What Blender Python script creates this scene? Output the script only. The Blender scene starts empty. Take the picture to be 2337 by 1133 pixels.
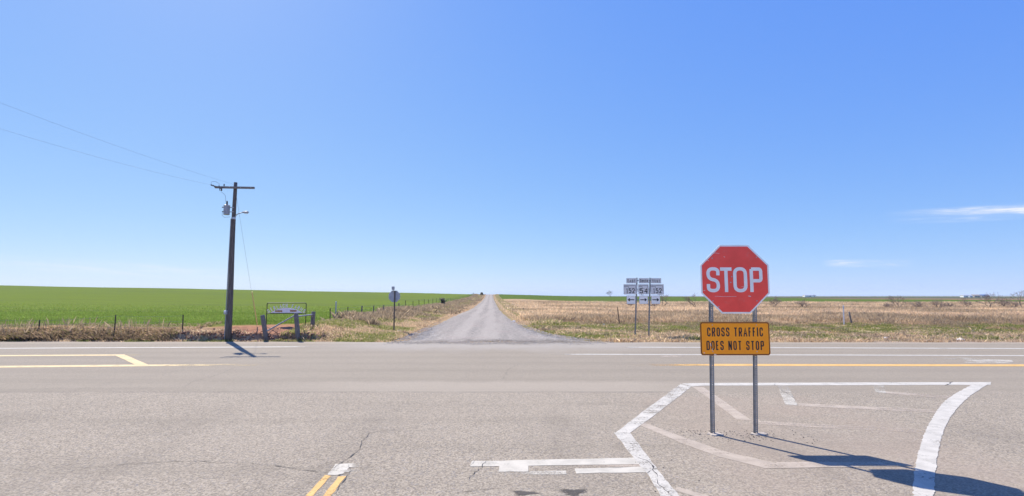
import bpy, math, random
import numpy as np
from mathutils import Vector, Matrix

random.seed(7)
RNG = np.random.default_rng(11)
sc = bpy.context.scene
COL = sc.collection

# ------------------------------------------------------------------ camera
F = 1168.5                      # focal length in photograph pixels (90 degrees across)
CX, CY, HZ = 1168.5, 566.5, 676.0
EYE = 2.45
PITCH = math.atan((HZ - CY) / F)
cam_d = bpy.data.cameras.new("camera")
cam = bpy.data.objects.new("camera", cam_d)
COL.objects.link(cam)
cam_d.sensor_width = 36.0
cam_d.lens = 18.0
cam_d.clip_start = 0.1
cam_d.clip_end = 40000
cam.location = (0, 0, EYE)
cam.rotation_euler = (math.pi / 2 + PITCH, 0, 0)
sc.camera = cam

# ------------------------------------------------------------------ sky, sun, exposure
SUN_EL = math.radians(44.0)
SUN_AZ = math.radians(-35.0)    # from +Y (view direction) towards -X
w = bpy.data.worlds.new("World")
sc.world = w
w.use_nodes = True
nt = w.node_tree
nt.nodes.clear()
def wn(t, **k):
    n = nt.nodes.new(t)
    for a, b in k.items():
        setattr(n, a, b)
    return n
def wl(a, b):
    nt.links.new(a, b)
def wmath(op, a, b=None, clamp=False):
    n = wn('ShaderNodeMath', operation=op, use_clamp=clamp)
    for i, v in enumerate((a, b)):
        if v is None:
            continue
        if isinstance(v, (int, float)):
            n.inputs[i].default_value = v
        else:
            wl(v, n.inputs[i])
    return n.outputs[0]
def wrange(v, a, b, c=0.0, d=1.0):
    n = wn('ShaderNodeMapRange', interpolation_type='SMOOTHSTEP')
    wl(v, n.inputs[0])
    for i, q in enumerate((a, b, c, d)):
        n.inputs[i + 1].default_value = q
    return n.outputs[0]
sky = wn('ShaderNodeTexSky', sky_type='NISHITA')
sky.sun_disc = False
sky.sun_elevation = SUN_EL
sky.sun_rotation = SUN_AZ
sky.altitude = 400
sky.air_density = 0.7
sky.dust_density = 0.3
sky.ozone_density = 3.0
# the camera's tone curve: one power per channel over the whole sky
ssep = wn('ShaderNodeSeparateColor')
wl(sky.outputs[0], ssep.inputs[0])
scmb = wn('ShaderNodeCombineColor')
for ch_, (gain_, pow_) in enumerate(((.415, .76), (.432, .53), (.51, .09))):
    v_ = wmath('POWER', wmath('MULTIPLY', ssep.outputs[ch_], .1), pow_)
    wl(wmath('MULTIPLY', v_, gain_ * 10), scmb.inputs[ch_])
# thin cirrus low on the right
tc = wn('ShaderNodeTexCoord')
sep = wn('ShaderNodeSeparateXYZ')
wl(tc.outputs['Generated'], sep.inputs[0])
az = wmath('ARCTAN2', sep.outputs[0], sep.outputs[1])
el = wmath('ARCSINE', sep.outputs[2])
tilt = wmath('ADD', el, wmath('MULTIPLY', az, 0.035))
cmb = wn('ShaderNodeCombineXYZ')
wl(wmath('MULTIPLY', az, 7.0), cmb.inputs[0])
wl(wmath('MULTIPLY', tilt, 95.0), cmb.inputs[1])
nz = wn('ShaderNodeTexNoise')
nz.inputs['Scale'].default_value = 1.0
nz.inputs['Detail'].default_value = 6.0
nz.inputs['Roughness'].default_value = 0.6
nz.inputs['Distortion'].default_value = 0.5
wl(cmb.outputs[0], nz.inputs['Vector'])
nz2 = wn('ShaderNodeTexNoise')
nz2.inputs['Scale'].default_value = 4.5
nz2.inputs['Detail'].default_value = 5.0
nz2.inputs['Roughness'].default_value = 0.65
wl(cmb.outputs[0], nz2.inputs['Vector'])
streak = wmath('MULTIPLY', wrange(nz.outputs[0], 0.38, 0.66), wrange(nz2.outputs[0], 0.25, 0.62))
def band(v, lo0, lo1, hi0, hi1):
    return wmath('MULTIPLY', wrange(v, lo0, lo1), wrange(v, hi0, hi1, 1.0, 0.0))
R_ = math.radians
b1 = wmath('MULTIPLY', band(tilt, R_(7.55), R_(8.1), R_(8.55), R_(9.05)), wrange(az, R_(35.5), R_(44.0)))
b2 = wmath('MULTIPLY', band(tilt, R_(3.75), R_(4.0), R_(4.3), R_(4.65)), band(az, R_(31.0), R_(33.0), R_(36.5), R_(38.5)))
b3 = wmath('MULTIPLY', band(tilt, R_(0.3), R_(0.8), R_(1.3), R_(1.9)), wrange(az, R_(-22.0), R_(-34.0)))
cl = wmath('ADD', wmath('ADD', wmath('MULTIPLY', b1, 0.95), wmath('MULTIPLY', b2, 0.8)), wmath('MULTIPLY', b3, .45))
cl = wmath('MULTIPLY', cl, wmath('ADD', wmath('MULTIPLY', streak, 1.05), 0.10), True)
cmix = wn('ShaderNodeMix', data_type='RGBA')
wl(cl, cmix.inputs[0])
wl(scmb.outputs[0], cmix.inputs[6])
cmix.inputs[7].default_value = (4.4, 4.6, 5.0, 1)
bg = wn('ShaderNodeBackground')
bg.inputs['Strength'].default_value = 0.1
wl(cmix.outputs[2], bg.inputs['Color'])
wo = wn('ShaderNodeOutputWorld')
wl(bg.outputs[0], wo.inputs['Surface'])

sun_d = bpy.data.lights.new("sun", 'SUN')
sun_d.energy = 4.0
sun_d.angle = math.radians(0.53)
sun_d.color = (1.0, 0.93, 0.83)
sun = bpy.data.objects.new("sun", sun_d)
COL.objects.link(sun)
sdir = Vector((math.sin(SUN_AZ) * math.cos(SUN_EL), math.cos(SUN_AZ) * math.cos(SUN_EL), math.sin(SUN_EL)))
sun.rotation_euler = sdir.to_track_quat('Z', 'Y').to_euler()
sun.location = sdir * 60

sc.view_settings.view_transform = 'Standard'
sc.view_settings.look = 'None'
sc.view_settings.gamma = 1.0
sc.view_settings.use_curve_mapping = False
sc.view_settings.exposure = 1.0
sc.cycles.use_denoising = True
sc.cycles.max_bounces = 6
sc.cycles.transparent_max_bounces = 12
sc.cycles.volume_bounces = 1

# ------------------------------------------------------------------ pixel -> world
cp, sp = math.cos(PITCH), math.sin(PITCH)
def ray(px, py):
    u = (px - CX) / F
    v = (CY - py) / F
    return (u, cp - v * sp, sp + v * cp)
def P(px, py, z=0.0):
    """where the ray meets the horizontal plane at height z"""
    u, y, q = ray(px, py)
    k = (z - EYE) / q
    return Vector((u * k, y * k, z))
def PD(px, py, depth):
    """where the ray meets the upright plane at that depth"""
    u, y, q = ray(px, py)
    k = depth / y
    return Vector((u * k, depth, EYE + q * k))

# ------------------------------------------------------------------ noise and terrain
def _hash(i, j, seed):
    h = (i.astype(np.int64) * 374761393 + j.astype(np.int64) * 668265263 + seed * 1442695041) & 0x7fffffff
    h = ((h ^ (h >> 13)) * 1274126177) & 0x7fffffff
    return ((h ^ (h >> 16)) & 0xffff) / 65535.0
def vn(x, y, seed=0):
    x = np.asarray(x, float); y = np.asarray(y, float)
    i = np.floor(x); j = np.floor(y)
    fx = x - i; fy = y - j
    fx = fx * fx * (3 - 2 * fx); fy = fy * fy * (3 - 2 * fy)
    i = i.astype(np.int64); j = j.astype(np.int64)
    a = _hash(i, j, seed); b = _hash(i + 1, j, seed)
    c = _hash(i, j + 1, seed); d = _hash(i + 1, j + 1, seed)
    return (a * (1 - fx) + b * fx) * (1 - fy) + (c * (1 - fx) + d * fx) * fy
def fbm(x, y, seed=0, n=4):
    s = 0; a = 0.5; t = 0
    for k in range(n):
        s = s + a * vn(x, y, seed + k * 17); t += a
        x = np.asarray(x) * 2.03; y = np.asarray(y) * 2.03; a *= 0.55
    return s / t
def ss(a, b, v):
    t = np.clip((np.asarray(v, float) - a) / (b - a), 0, 1)
    return t * t * (3 - 2 * t)
def lerp(a, b, t):
    return a + (b - a) * t

_ty = np.arange(-100, 9001, 1.0)
_tr = np.interp(_ty, [-100, 28, 92, 170, 230, 284, 320, 345, 365, 420, 650, 9000],
                [0, 0, .12, .41, .85, 1.6, 2.6, 3.35, 3.62, 2.6, 0, 0])
_sm = np.convolve(np.pad(_tr, 12, mode='edge'), np.ones(25) / 25, mode='valid')
_tr = np.where(_ty > 60, _sm, _tr)
def road_z(y):
    return np.interp(y, _ty, _tr)
def road_c(y):
    return -2.2 - 0.041 * (np.asarray(y, float) - 30)
def edge_y(x):
    """far edge of the highway pavement"""
    x = np.asarray(x, float)
    return 27.55 + np.where(x < 0, 0.35, 0.0) * ss(4, 12, np.abs(x)) + 0.16 * (vn(x * 0.5, x * 0 + 3, 5) - .5) + 0.14 * (vn(x * 2.3, x * 0 + 9, 6) - .5)
def H(x, y):
    x = np.asarray(x, float); y = np.asarray(y, float)
    r = road_z(y)
    s = x - road_c(y)
    # left: cut bank, then the wheat slope up to its crest
    cut = ss(-20.5, -18.5, x) * (1 - ss(-11.0, -9.6, x))
    wob = 0.9 * (fbm(x * .9, y * 0 + 1.7, 21) - .5)
    y0 = lerp(27.9, 28.35 + wob, cut)
    y1 = lerp(30.2, 28.72 + wob, cut)
    bank = lerp(0.42, 0.44, cut) * ss(0, 1, (y - y0) / (y1 - y0)) + lerp(.12, .26, cut) * ss(28.6, 33, y)
    zc = 3.45 + .0187 * np.maximum(0, -x - 14)
    t = np.clip((y - 31) / 299.0, 0, 1)
    p = lerp(2.9, 1.15, ss(9, 110, -s))
    fall = 1 - ss(330, 900, y)
    hl = (bank + (zc - .6) * t ** p) * fall
    B = ss(-10.0, -3.9, s)
    hl = lerp(hl, r, B)
    # right: flat meadow, gentle rise to the far wheat
    zr = np.interp(x, [-40, -12, 38, 120, 220, 350, 9000], [3.6, 3.6, 2.25, 1.75, .7, 0, 0])
    tr = np.clip((y - 90) / 240.0, 0, 1)
    hr = zr * tr ** 1.8 * (1 - ss(335, 800, y)) - .16 * ss(29, 36, y) * (1 - ss(42, 52, y))
    hr = lerp(r, hr, ss(3, 16, s))
    z = np.where(s < 0, hl, hr)
    off = ss(3.2, 5.5, np.abs(s)) * ss(27.8, 28.8, y) * (1 - ss(500, 900, y))
    z = z + off * (0.16 * (fbm(x * .55, y * .55, 3) - .5) + 0.10 * (vn(x * 2.1, y * 2.1, 8) - .5) * (1 - ss(60, 90, y)))
    z = z + off * ss(50, 120, y) * 0.5 * (fbm(x * .03, y * .03, 31) - .5)
    # lumpy red soil on the cut bank
    z = z + cut * ss(28.1, 28.5, y) * (1 - ss(30.5, 31.5, y)) * 0.22 * (fbm(x * 2.6, y * 2.6, 44) - .5)
    under = 1 - ss(-0.15, 0.35, y - edge_y(x))
    under = under * (y < 40)
    return lerp(z, -0.10, under) - 0.015
def hit(px, py):
    """the ground point seen at that pixel"""
    u, y, q = ray(px, py)
    k = 10.0
    prev = k
    while k < 4000:
        if EYE + q * k <= float(H(u * k, y * k)):
            break
        prev = k
        k *= 1.004
    for _ in range(18):
        m = (prev + k) / 2
        if EYE + q * m <= float(H(u * m, y * m)):
            k = m
        else:
            prev = m
    return Vector((u * k, y * k, float(H(u * k, y * k))))
def on_ground(px, depth):
    x = (px - CX) / F * depth / cp * (1.0)
    return Vector((x, depth, float(H(x, depth))))

# ------------------------------------------------------------------ materials
MATS = {}
def new_mat(name):
    m = bpy.data.materials.new(name)
    m.use_nodes = True
    t = m.node_tree
    t.nodes.clear()
    out = t.nodes.new('ShaderNodeOutputMaterial')
    MATS[name] = m
    return m, t, out
class NT:
    def __init__(self, t):
        self.t = t
    def n(self, typ, ins=None, **k):
        q = self.t.nodes.new(typ)
        for a, b in k.items():
            setattr(q, a, b)
        for a, b in (ins or {}).items():
            if hasattr(b, 'links') or isinstance(b, bpy.types.NodeSocket):
                self.t.links.new(b, q.inputs[a])
            else:
                q.inputs[a].default_value = b
        return q
    def math(self, op, a, b=0.0, clamp=False):
        return self.n('ShaderNodeMath', {0: a, 1: b}, operation=op, use_clamp=clamp).outputs[0]
    def rng(self, v, a, b, c=0.0, d=1.0):
        return self.n('ShaderNodeMapRange', {0: v, 1: a, 2: b, 3: c, 4: d}, interpolation_type='SMOOTHSTEP').outputs[0]
    def noise(self, vec, scale, detail=3.0, rough=.55, dist=0.0):
        return self.n('ShaderNodeTexNoise', {'Vector': vec, 'Scale': scale, 'Detail': detail, 'Roughness': rough, 'Distortion': dist}).outputs[0]
    def mix(self, f, a, b, blend='MIX'):
        q = self.t.nodes.new('ShaderNodeMix')
        q.data_type = 'RGBA'
        q.blend_type = blend
        for i, v in ((0, f), (6, a), (7, b)):
            if isinstance(v, bpy.types.NodeSocket):
                self.t.links.new(v, q.inputs[i])
            elif i == 0:
                q.inputs[i].default_value = v
            else:
                q.inputs[i].default_value = (*v, 1) if len(v) == 3 else v
        return q.outputs[2]
    def pos(self):
        return self.n('ShaderNodeNewGeometry').outputs['Position']
    def obj(self):
        return self.n('ShaderNodeTexCoord').outputs['Object']
    def scale(self, vec, s):
        return self.n('ShaderNodeVectorMath', {0: vec, 1: s}, operation='MULTIPLY').outputs[0]
    def bump(self, h, strength, dist):
        return self.n('ShaderNodeBump', {'Height': h, 'Strength': strength, 'Distance': dist}).outputs[0]

def plain(name, col, rough=.6, metal=0.0, var=.25, scale=6.0, grime=None, bump=0.0, spec=.5, stretch=(1, 1, 1)):
    """one paint / metal / wood with uneven tone and some grime"""
    m, t, out = new_mat(name)
    k = NT(t)
    v = k.scale(k.obj(), stretch)
    n1 = k.noise(v, scale, 5, .6)
    c = k.mix(k.rng(n1, .3, .7), [q * (1 - var) for q in col], [min(1, q * (1 + var)) for q in col])
    if grime:
        n2 = k.noise(v, scale * 2.7, 6, .7)
        c = k.mix(k.rng(n2, .55, .8, 0, .8), c, grime)
    b = k.n('ShaderNodeBsdfPrincipled', {'Base Color': c, 'Roughness': rough, 'Metallic': metal, 'Specular IOR Level': spec})
    if bump:
        t.links.new(k.bump(n1, bump, .02), b.inputs['Normal'])
    t.links.new(b.outputs[0], out.inputs[0])
    return m

# asphalt --------------------------------------------------------------
def asphalt_mat():
    m, t, out = new_mat('old_asphalt')
    k = NT(t)
    p = k.pos()
    s = k.n('ShaderNodeSeparateXYZ', {0: p})
    X, Y0 = s.outputs[0], s.outputs[1]
    wig = k.noise(p, .9, 5, .7)
    Y = k.math('ADD', Y0, k.math('MULTIPLY', k.math('SUBTRACT', wig, .5), .9))
    # aggregate
    g1 = k.n('ShaderNodeTexVoronoi', {'Vector': p, 'Scale': 48.0, 'Randomness': 1.0}, feature='F1')
    gcol = k.n('ShaderNodeSeparateColor', {0: g1.outputs['Color']})
    g2 = k.noise(p, 75, 3, .7)
    g3 = k.noise(p, 22, 3, .7)
    val = k.math('ADD', k.math('MULTIPLY', gcol.outputs[0], .5), k.math('MULTIPLY', k.math('ADD', g2, g3), .25))
    c = k.mix(k.rng(val, .22, .80), (.182, .155, .119), (.408, .351, .267))
    c = k.mix(k.rng(gcol.outputs[1], .80, .98, 0, .35), c, (.40, .33, .27))
    c = k.mix(k.rng(gcol.outputs[2], .86, .99, 0, .45), c, (.16, .17, .20))
    # broad uneven wear
    w1 = k.noise(p, .13, 4, .6)
    c = k.mix(k.rng(w1, .35, .68, 0, .22), c, (.37, .32, .25))
    w2 = k.noise(k.scale(p, (.09, .9, 1)), 1.0, 5, .62)
    c = k.mix(k.rng(w2, .45, .75, 0, .28), c, (.17, .148, .115))
    w3 = k.noise(p, 1.1, 5, .65)
    # traffic has darkened the two approach lanes and left drips between the wheels
    ln_ = k.math('ABSOLUTE', k.math('SINE', k.math('MULTIPLY', k.math('ADD', X, k.math('MULTIPLY', k.noise(p, .35, 3, .5), 1.6)), .85)))
    near_ = k.rng(Y0, 12.5, 9.5)
    c = k.mix(k.math('MULTIPLY', k.math('MULTIPLY', k.rng(ln_, .6, 1.0), near_), k.rng(k.noise(k.scale(p, (1.6, .3, 1)), 1.0, 4, .6), .35, .7, 0, .30)), c, (.15, .13, .105))
    dr_ = k.n('ShaderNodeTexVoronoi', {'Vector': k.scale(p, (1, .55, 1)), 'Scale': 1.7})
    c = k.mix(k.math('MULTIPLY', k.rng(dr_.outputs['Distance'], .03, .10, 1, 0), k.rng(k.noise(p, .4, 2, .5), .5, .7, 0, .45)), c, (.10, .09, .08))
    c = k.mix(k.rng(w3, .55, .8, 0, .22), c, (.155, .134, .105))
    # the through lanes are a finer, smoother mat with polished wheel paths running along x
    hw = k.rng(Y, 13.15, 13.7)
    c = k.mix(k.math('MULTIPLY', hw, .55), c, (.265, .23, .178))
    yy = k.math('ADD', Y, k.math('MULTIPLY', k.noise(k.scale(p, (.05, .05, 0)), 1.0, 2, .5), .5))
    wp = k.math('ABSOLUTE', k.math('SINE', k.math('MULTIPLY', yy, math.pi / 1.83)))
    c = k.mix(k.math('MULTIPLY', k.math('MULTIPLY', k.rng(wp, .55, 1.0), hw), .16), c, (.19, .164, .13))
    st = k.noise(k.scale(p, (.12, 9, 1)), 1.0, 4, .6)
    c = k.mix(k.math('MULTIPLY', k.rng(st, .5, .75), k.math('MULTIPLY', hw, .30)), c, (.355, .308, .24))
    # pale resurfaced strip across the mouth of the junction, and its seam
    strip = k.math('MULTIPLY', k.math('MULTIPLY', k.rng(Y, 13.3, 13.6), k.rng(Y, 14.7, 15.4, 1, 0)),
                   k.math('MULTIPLY', k.rng(X, -8, -3), k.rng(X, 3, 6, 1, 0)))
    c = k.mix(k.math('MULTIPLY', strip, .40), c, (.39, .338, .268))
    seam = k.math('SUBTRACT', Y0, k.math('MULTIPLY', k.noise(k.scale(p, (.8, 0, 0)), 1.0, 4, .7), .06))
    sm = k.math('MULTIPLY', k.rng(k.math('ABSOLUTE', k.math('SUBTRACT', seam, 13.38)), .012, .04, 1, 0), k.rng(k.noise(k.scale(p, (.5, 0, 0)), 1, 3, .6), .35, .55))
    sm = k.math('MULTIPLY', sm, k.rng(X, 4.0, 6.0, 1, 0))
    c = k.mix(k.math('MULTIPLY', sm, .6), c, (.08, .075, .075))
    # tan dust on the hatched island
    d = k.math('MULTIPLY', k.math('MULTIPLY', k.rng(X, 2.2, 3.6), k.rng(X, 6.6, 8.2, 1, 0)), k.math('MULTIPLY', k.rng(Y, 5.5, 7), k.rng(Y, 12.4, 13.2, 1, 0)))
    dn = k.noise(p, .55, 5, .6)
    c = k.mix(k.math('MULTIPLY', d, k.rng(dn, .3, .7, .08, .45)), c, (.31, .245, .19))
    # gravel dust by the far shoulder
    sh = k.rng(Y, 26.2, 27.4)
    c = k.mix(k.math('MULTIPLY', sh, .45), c, (.38, .315, .24))
    # pale dust dragged out of the gravel road
    gx_ = k.math('MULTIPLY', k.rng(X, -11, -5), k.rng(X, 3.0, 10, 1, 0))
    gd_ = k.math('MULTIPLY', gx_, k.rng(k.math('ADD', Y0, k.math('MULTIPLY', k.noise(k.scale(p, (.5, .25, 1)), 1.0, 5, .7), 5.0)), 24.5, 28.5))
    c = k.mix(k.math('MULTIPLY', gd_, .7), c, (.35, .318, .275))
    b = k.n('ShaderNodeBsdfPrincipled', {'Base Color': c, 'Roughness': .95, 'Specular IOR Level': .08})
    t.links.new(k.bump(val, .55, .012), b.inputs['Normal'])
    t.links.new(b.outputs[0], out.inputs[0])
    return m

def paint_mat(name, col, lo, hi, cover=1.0, col2=None):
    """road paint, worn through to the asphalt; the 'fade' attribute thins it"""
    m, t, out = new_mat(name)
    k = NT(t)
    p = k.pos()
    a = k.n('ShaderNodeAttribute', attribute_name='fade').outputs['Fac']
    n1 = k.noise(p, 26, 4, .75)
    n2 = k.noise(p, 2.2, 4, .6)
    n3 = k.noise(k.scale(p, (.6, 10, 1)), 1, 4, .6)
    wv = k.math('ADD', k.math('MULTIPLY', n1, .45), k.math('ADD', k.math('MULTIPLY', n2, .35), k.math('MULTIPLY', n3, .2)))
    wv = k.math('ADD', wv, k.math('MULTIPLY', k.math('SUBTRACT', a, 1.0), .38))
    al = k.math('MULTIPLY', k.rng(wv, lo, hi), cover)
    al = k.math('MULTIPLY', al, k.rng(a, 0.0, .35))
    c = k.mix(k.rng(k.noise(p, 3.5, 5, .65), .35, .7), col, col2 or [q * .8 for q in col])
    b = k.n('ShaderNodeBsdfPrincipled', {'Base Color': c, 'Roughness': .8, 'Specular IOR Level': .3})
    t.links.new(k.bump(n1, .3, .006), b.inputs['Normal'])
    tr = k.n('ShaderNodeBsdfTransparent')
    mx = k.n('ShaderNodeMixShader', {0: al, 1: tr.outputs[0], 2: b.outputs[0]})
    t.links.new(mx.outputs[0], out.inputs[0])
    return m

def ground_mat():
    m, t, out = new_mat('field_soil_and_turf')
    k = NT(t)
    p = k.pos()
    col = k.n('ShaderNodeAttribute', attribute_name='tint').outputs['Color']
    n1 = k.noise(p, 3.0, 5, .7)
    n2 = k.noise(k.scale(p, (.035, .25, 1)), 1.0, 5, .6)
    n3 = k.noise(p, 14, 4, .7)
    c = k.mix(k.rng(n1, .3, .72), k.mix(1.0, col, (.72, .72, .70), 'MULTIPLY'), k.mix(1.0, col, (1.25, 1.22, 1.15), 'MULTIPLY'))
    c = k.mix(k.rng(n2, .38, .70, 0, .6), c, k.mix(1.0, col, (1.12, 1.04, .85), 'MULTIPLY'))
    c = k.mix(k.rng(n3, .5, .75, 0, .5), c, k.mix(1.0, col, (.6, .62, .6), 'MULTIPLY'))
    n4 = k.noise(k.scale(p, (.012, .10, 1)), 1.0, 6, .65)
    c = k.mix(k.rng(n4, .46, .66, 0, .75), c, k.mix(1.0, col, (.80, .76, 1.05), 'MULTIPLY'))
    n5 = k.noise(k.scale(p, (.02, .9, 1)), 1.0, 4, .6)
    c = k.mix(k.rng(n5, .52, .72, 0, .5), c, k.mix(1.0, col, (.78, .80, .80), 'MULTIPLY'))
    b = k.n('ShaderNodeBsdfPrincipled', {'Base Color': c, 'Roughness': 1.0, 'Specular IOR Level': 0.0})
    t.links.new(k.bump(n3, .6, .05), b.inputs['Normal'])
    t.links.new(b.outputs[0], out.inputs[0])
    return m
def gravel_mat():
    m, t, out = new_mat('pale_gravel')
    k = NT(t)
    p = k.pos()
    g = k.n('ShaderNodeTexVoronoi', {'Vector': p, 'Scale': 16.0})
    gc = k.n('ShaderNodeSeparateColor', {0: g.outputs['Color']}).outputs[0]
    n1 = k.noise(p, 9, 4, .7)
    v = k.math('ADD', k.math('MULTIPLY', gc, .5), k.math('MULTIPLY', n1, .5))
    c = k.mix(k.rng(v, .2, .8), (.165, .152, .138), (.385, .350, .305))
    ruts = k.noise(k.scale(p, (1.3, .06, 1)), 1.0, 4, .6)
    gs = k.n('ShaderNodeSeparateXYZ', {0: p})
    lat = k.math('ADD', gs.outputs[0], k.math('MULTIPLY', k.math('SUBTRACT', gs.outputs[1], 30.0), .041))
    lat = k.math('ADD', lat, k.math('ADD', 2.2, k.math('MULTIPLY', k.math('SUBTRACT', k.noise(k.scale(p, (.1, .1, 1)), 1, 2, .5), .5), 1.0)))
    wpg = k.rng(k.math('ABSOLUTE', k.math('SUBTRACT', k.math('ABSOLUTE', lat), .95)), .25, .75, 1, 0)
    c = k.mix(k.math('MULTIPLY', wpg, .5), c, (.385, .350, .305))
    c = k.mix(k.rng(ruts, .42, .68, 0, .5), c, (.37, .334, .288))
    pat = k.noise(p, .45, 4, .6)
    c = k.mix(k.rng(pat, .5, .75, 0, .45), c, (.30, .245, .22))
    b = k.n('ShaderNodeBsdfPrincipled', {'Base Color': c, 'Roughness': 1.0, 'Specular IOR Level': 0.0})
    t.links.new(k.bump(v, .4, .03), b.inputs['Normal'])
    Yp = k.n('ShaderNodeSeparateXYZ', {0: p}).outputs[1]
    edge = k.math('ADD', Yp, k.math('MULTIPLY', k.math('SUBTRACT', k.noise(k.scale(p, (.35, .35, 1)), 1.0, 5, .7), .5), 7.0))
    edge = k.math('ADD', edge, k.math('MULTIPLY', k.math('SUBTRACT', k.noise(p, 7, 3, .7), .5), 4.0))
    tr = k.n('ShaderNodeBsdfTransparent')
    mx = k.n('ShaderNodeMixShader', {0: k.rng(edge, 25.8, 29.6), 1: tr.outputs[0], 2: b.outputs[0]})
    t.links.new(mx.outputs[0], out.inputs[0])
    return m
def blade_mat(name, trans=.35):
    m, t, out = new_mat(name)
    k = NT(t)
    col = k.n('ShaderNodeAttribute', attribute_name='tint').outputs['Color']
    d = k.n('ShaderNodeBsdfDiffuse', {'Color': col, 'Roughness': .6})
    tr = k.n('ShaderNodeBsdfTranslucent', {'Color': col})
    mx = k.n('ShaderNodeMixShader', {0: trans, 1: d.outputs[0], 2: tr.outputs[0]})
    t.links.new(mx.outputs[0], out.inputs[0])
    return m

M_ASPH = asphalt_mat()
M_WHITE = paint_mat('road_paint_white', (.51, .478, .41), .32, .475)
M_WORN = paint_mat('road_paint_white_worn', (.53, .49, .405), .24, .46, .96)
M_GHOST = paint_mat('road_paint_faded', (.50, .42, .33), .26, .50, .80)
M_YEL = paint_mat('road_paint_yellow', (.64, .39, .13), .28, .46, 1.0)
M_YELW = paint_mat('road_paint_yellow_pale', (.62, .47, .24), .30, .49, .95)
M_OIL = paint_mat('oil_stain_dark', (.07, .062, .056), .28, .52, .85)
M_CRACK = plain('crack_filler_dark', (.06, .055, .053), .9, var=.4)
M_GROUND = ground_mat()
M_GRAVEL = gravel_mat()
M_BLADE = blade_mat('grass_blades', .48)
M_STONE = plain('gravel_stone', (.40, .365, .32), .9, var=.45, scale=2.0)
M_RED = plain('sign_red', (.93, .115, .095), .42, 1.0, var=.07, scale=2.5, grime=(.85, .20, .17), spec=.4)
M_SWHITE = plain('sign_white_sheeting', (.88, .86, .84), .45, .8, var=.05, scale=4, spec=.4)
M_RWHITE = plain('sign_white_dull', (.74, .72, .70), .5, .6, var=.07, scale=3, spec=.4)
M_ORANGE = plain('sign_orange', (1.0, .375, .04), .40, 1.0, var=.04, scale=3, grime=(.92, .36, .08), spec=.4)
M_BLACK = plain('sign_black', (.022, .022, .026), .5, var=.2, spec=.4)
M_GALV = plain('galvanised_steel', (.22, .23, .24), .5, .45, var=.22, scale=9)
M_ALU = plain('aluminium_sign_back', (.42, .43, .47), .45, .5, var=.12, scale=3)
M_BOLT = plain('bolt_zinc', (.45, .45, .47), .4, .6, var=.2)
M_CONC = plain('concrete_footing', (.42, .36, .29), .95, var=.3, scale=9, bump=.5)
M_POLE = plain('creosote_wood', (.125, .105, .09), .9, var=.45, scale=5, stretch=(6, 6, .5), bump=.4)
M_POST = plain('weathered_grey_wood', (.215, .18, .15), .9, var=.4, scale=6, stretch=(7, 7, .7), bump=.5)
M_ARM = plain('crossarm_wood', (.20, .18, .165), .9, var=.3, scale=6, stretch=(.6, 7, 7))
M_TGREY = plain('transformer_grey', (.33, .35, .37), .5, var=.12, scale=4)
M_PORC = plain('insulator_porcelain', (.10, .085, .085), .25, var=.15)
M_WIRE = plain('wire_dark', (.16, .17, .19), .6, .3, var=.2)
M_RUST = plain('rusty_steel', (.085, .06, .05), .85, .2, var=.4, scale=12)
M_PIPE = plain('grey_pipe', (.36, .35, .35), .55, .3, var=.25, scale=8, grime=(.22, .13, .08))
M_FRAME = plain('dark_green_steel', (.035, .045, .045), .6, .3, var=.3)
M_FARM = plain('farm_sign_white', (.84, .83, .84), .5, var=.08)
M_PLQ = plain('farm_sign_plaque', (.34, .17, .05), .6, var=.2)
M_PLQT = plain('farm_plaque_lettering', (.62, .50, .28), .6, var=.1)
M_GUARD = plain('guy_guard_yellow', (.80, .64, .24), .6, var=.12)
M_PLASTIC = plain('white_marker_plastic', (.72, .72, .73), .5, var=.07)
M_BARK = plain('mesquite_bark', (.125, .10, .085), .95, var=.35, scale=4)
M_TWIG = plain('mesquite_twig', (.25, .195, .155), .95, var=.3, scale=4)
M_LITTER = plain('litter_white', (.78, .77, .75), .6, var=.08)
M_SOIL = plain('red_clay_clod', (.27, .135, .085), .95, var=.35, scale=5, bump=.6)
M_BWALL = plain('far_wall_white', (.74, .73, .70), .7, var=.05)
M_BWALL2 = plain('far_wall_tan', (.36, .30, .25), .8, var=.1)
M_BROOF = plain('far_roof_metal', (.62, .62, .63), .5, .3, var=.08)
M_BROOF2 = plain('far_roof_blue', (.10, .16, .32), .6, var=.1)
M_BDARK = plain('far_door_dark', (.06, .06, .07), .7, var=.1)
M_LEAF = plain('evergreen_far', (.045, .06, .035), .95, var=.4, scale=.5)

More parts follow.
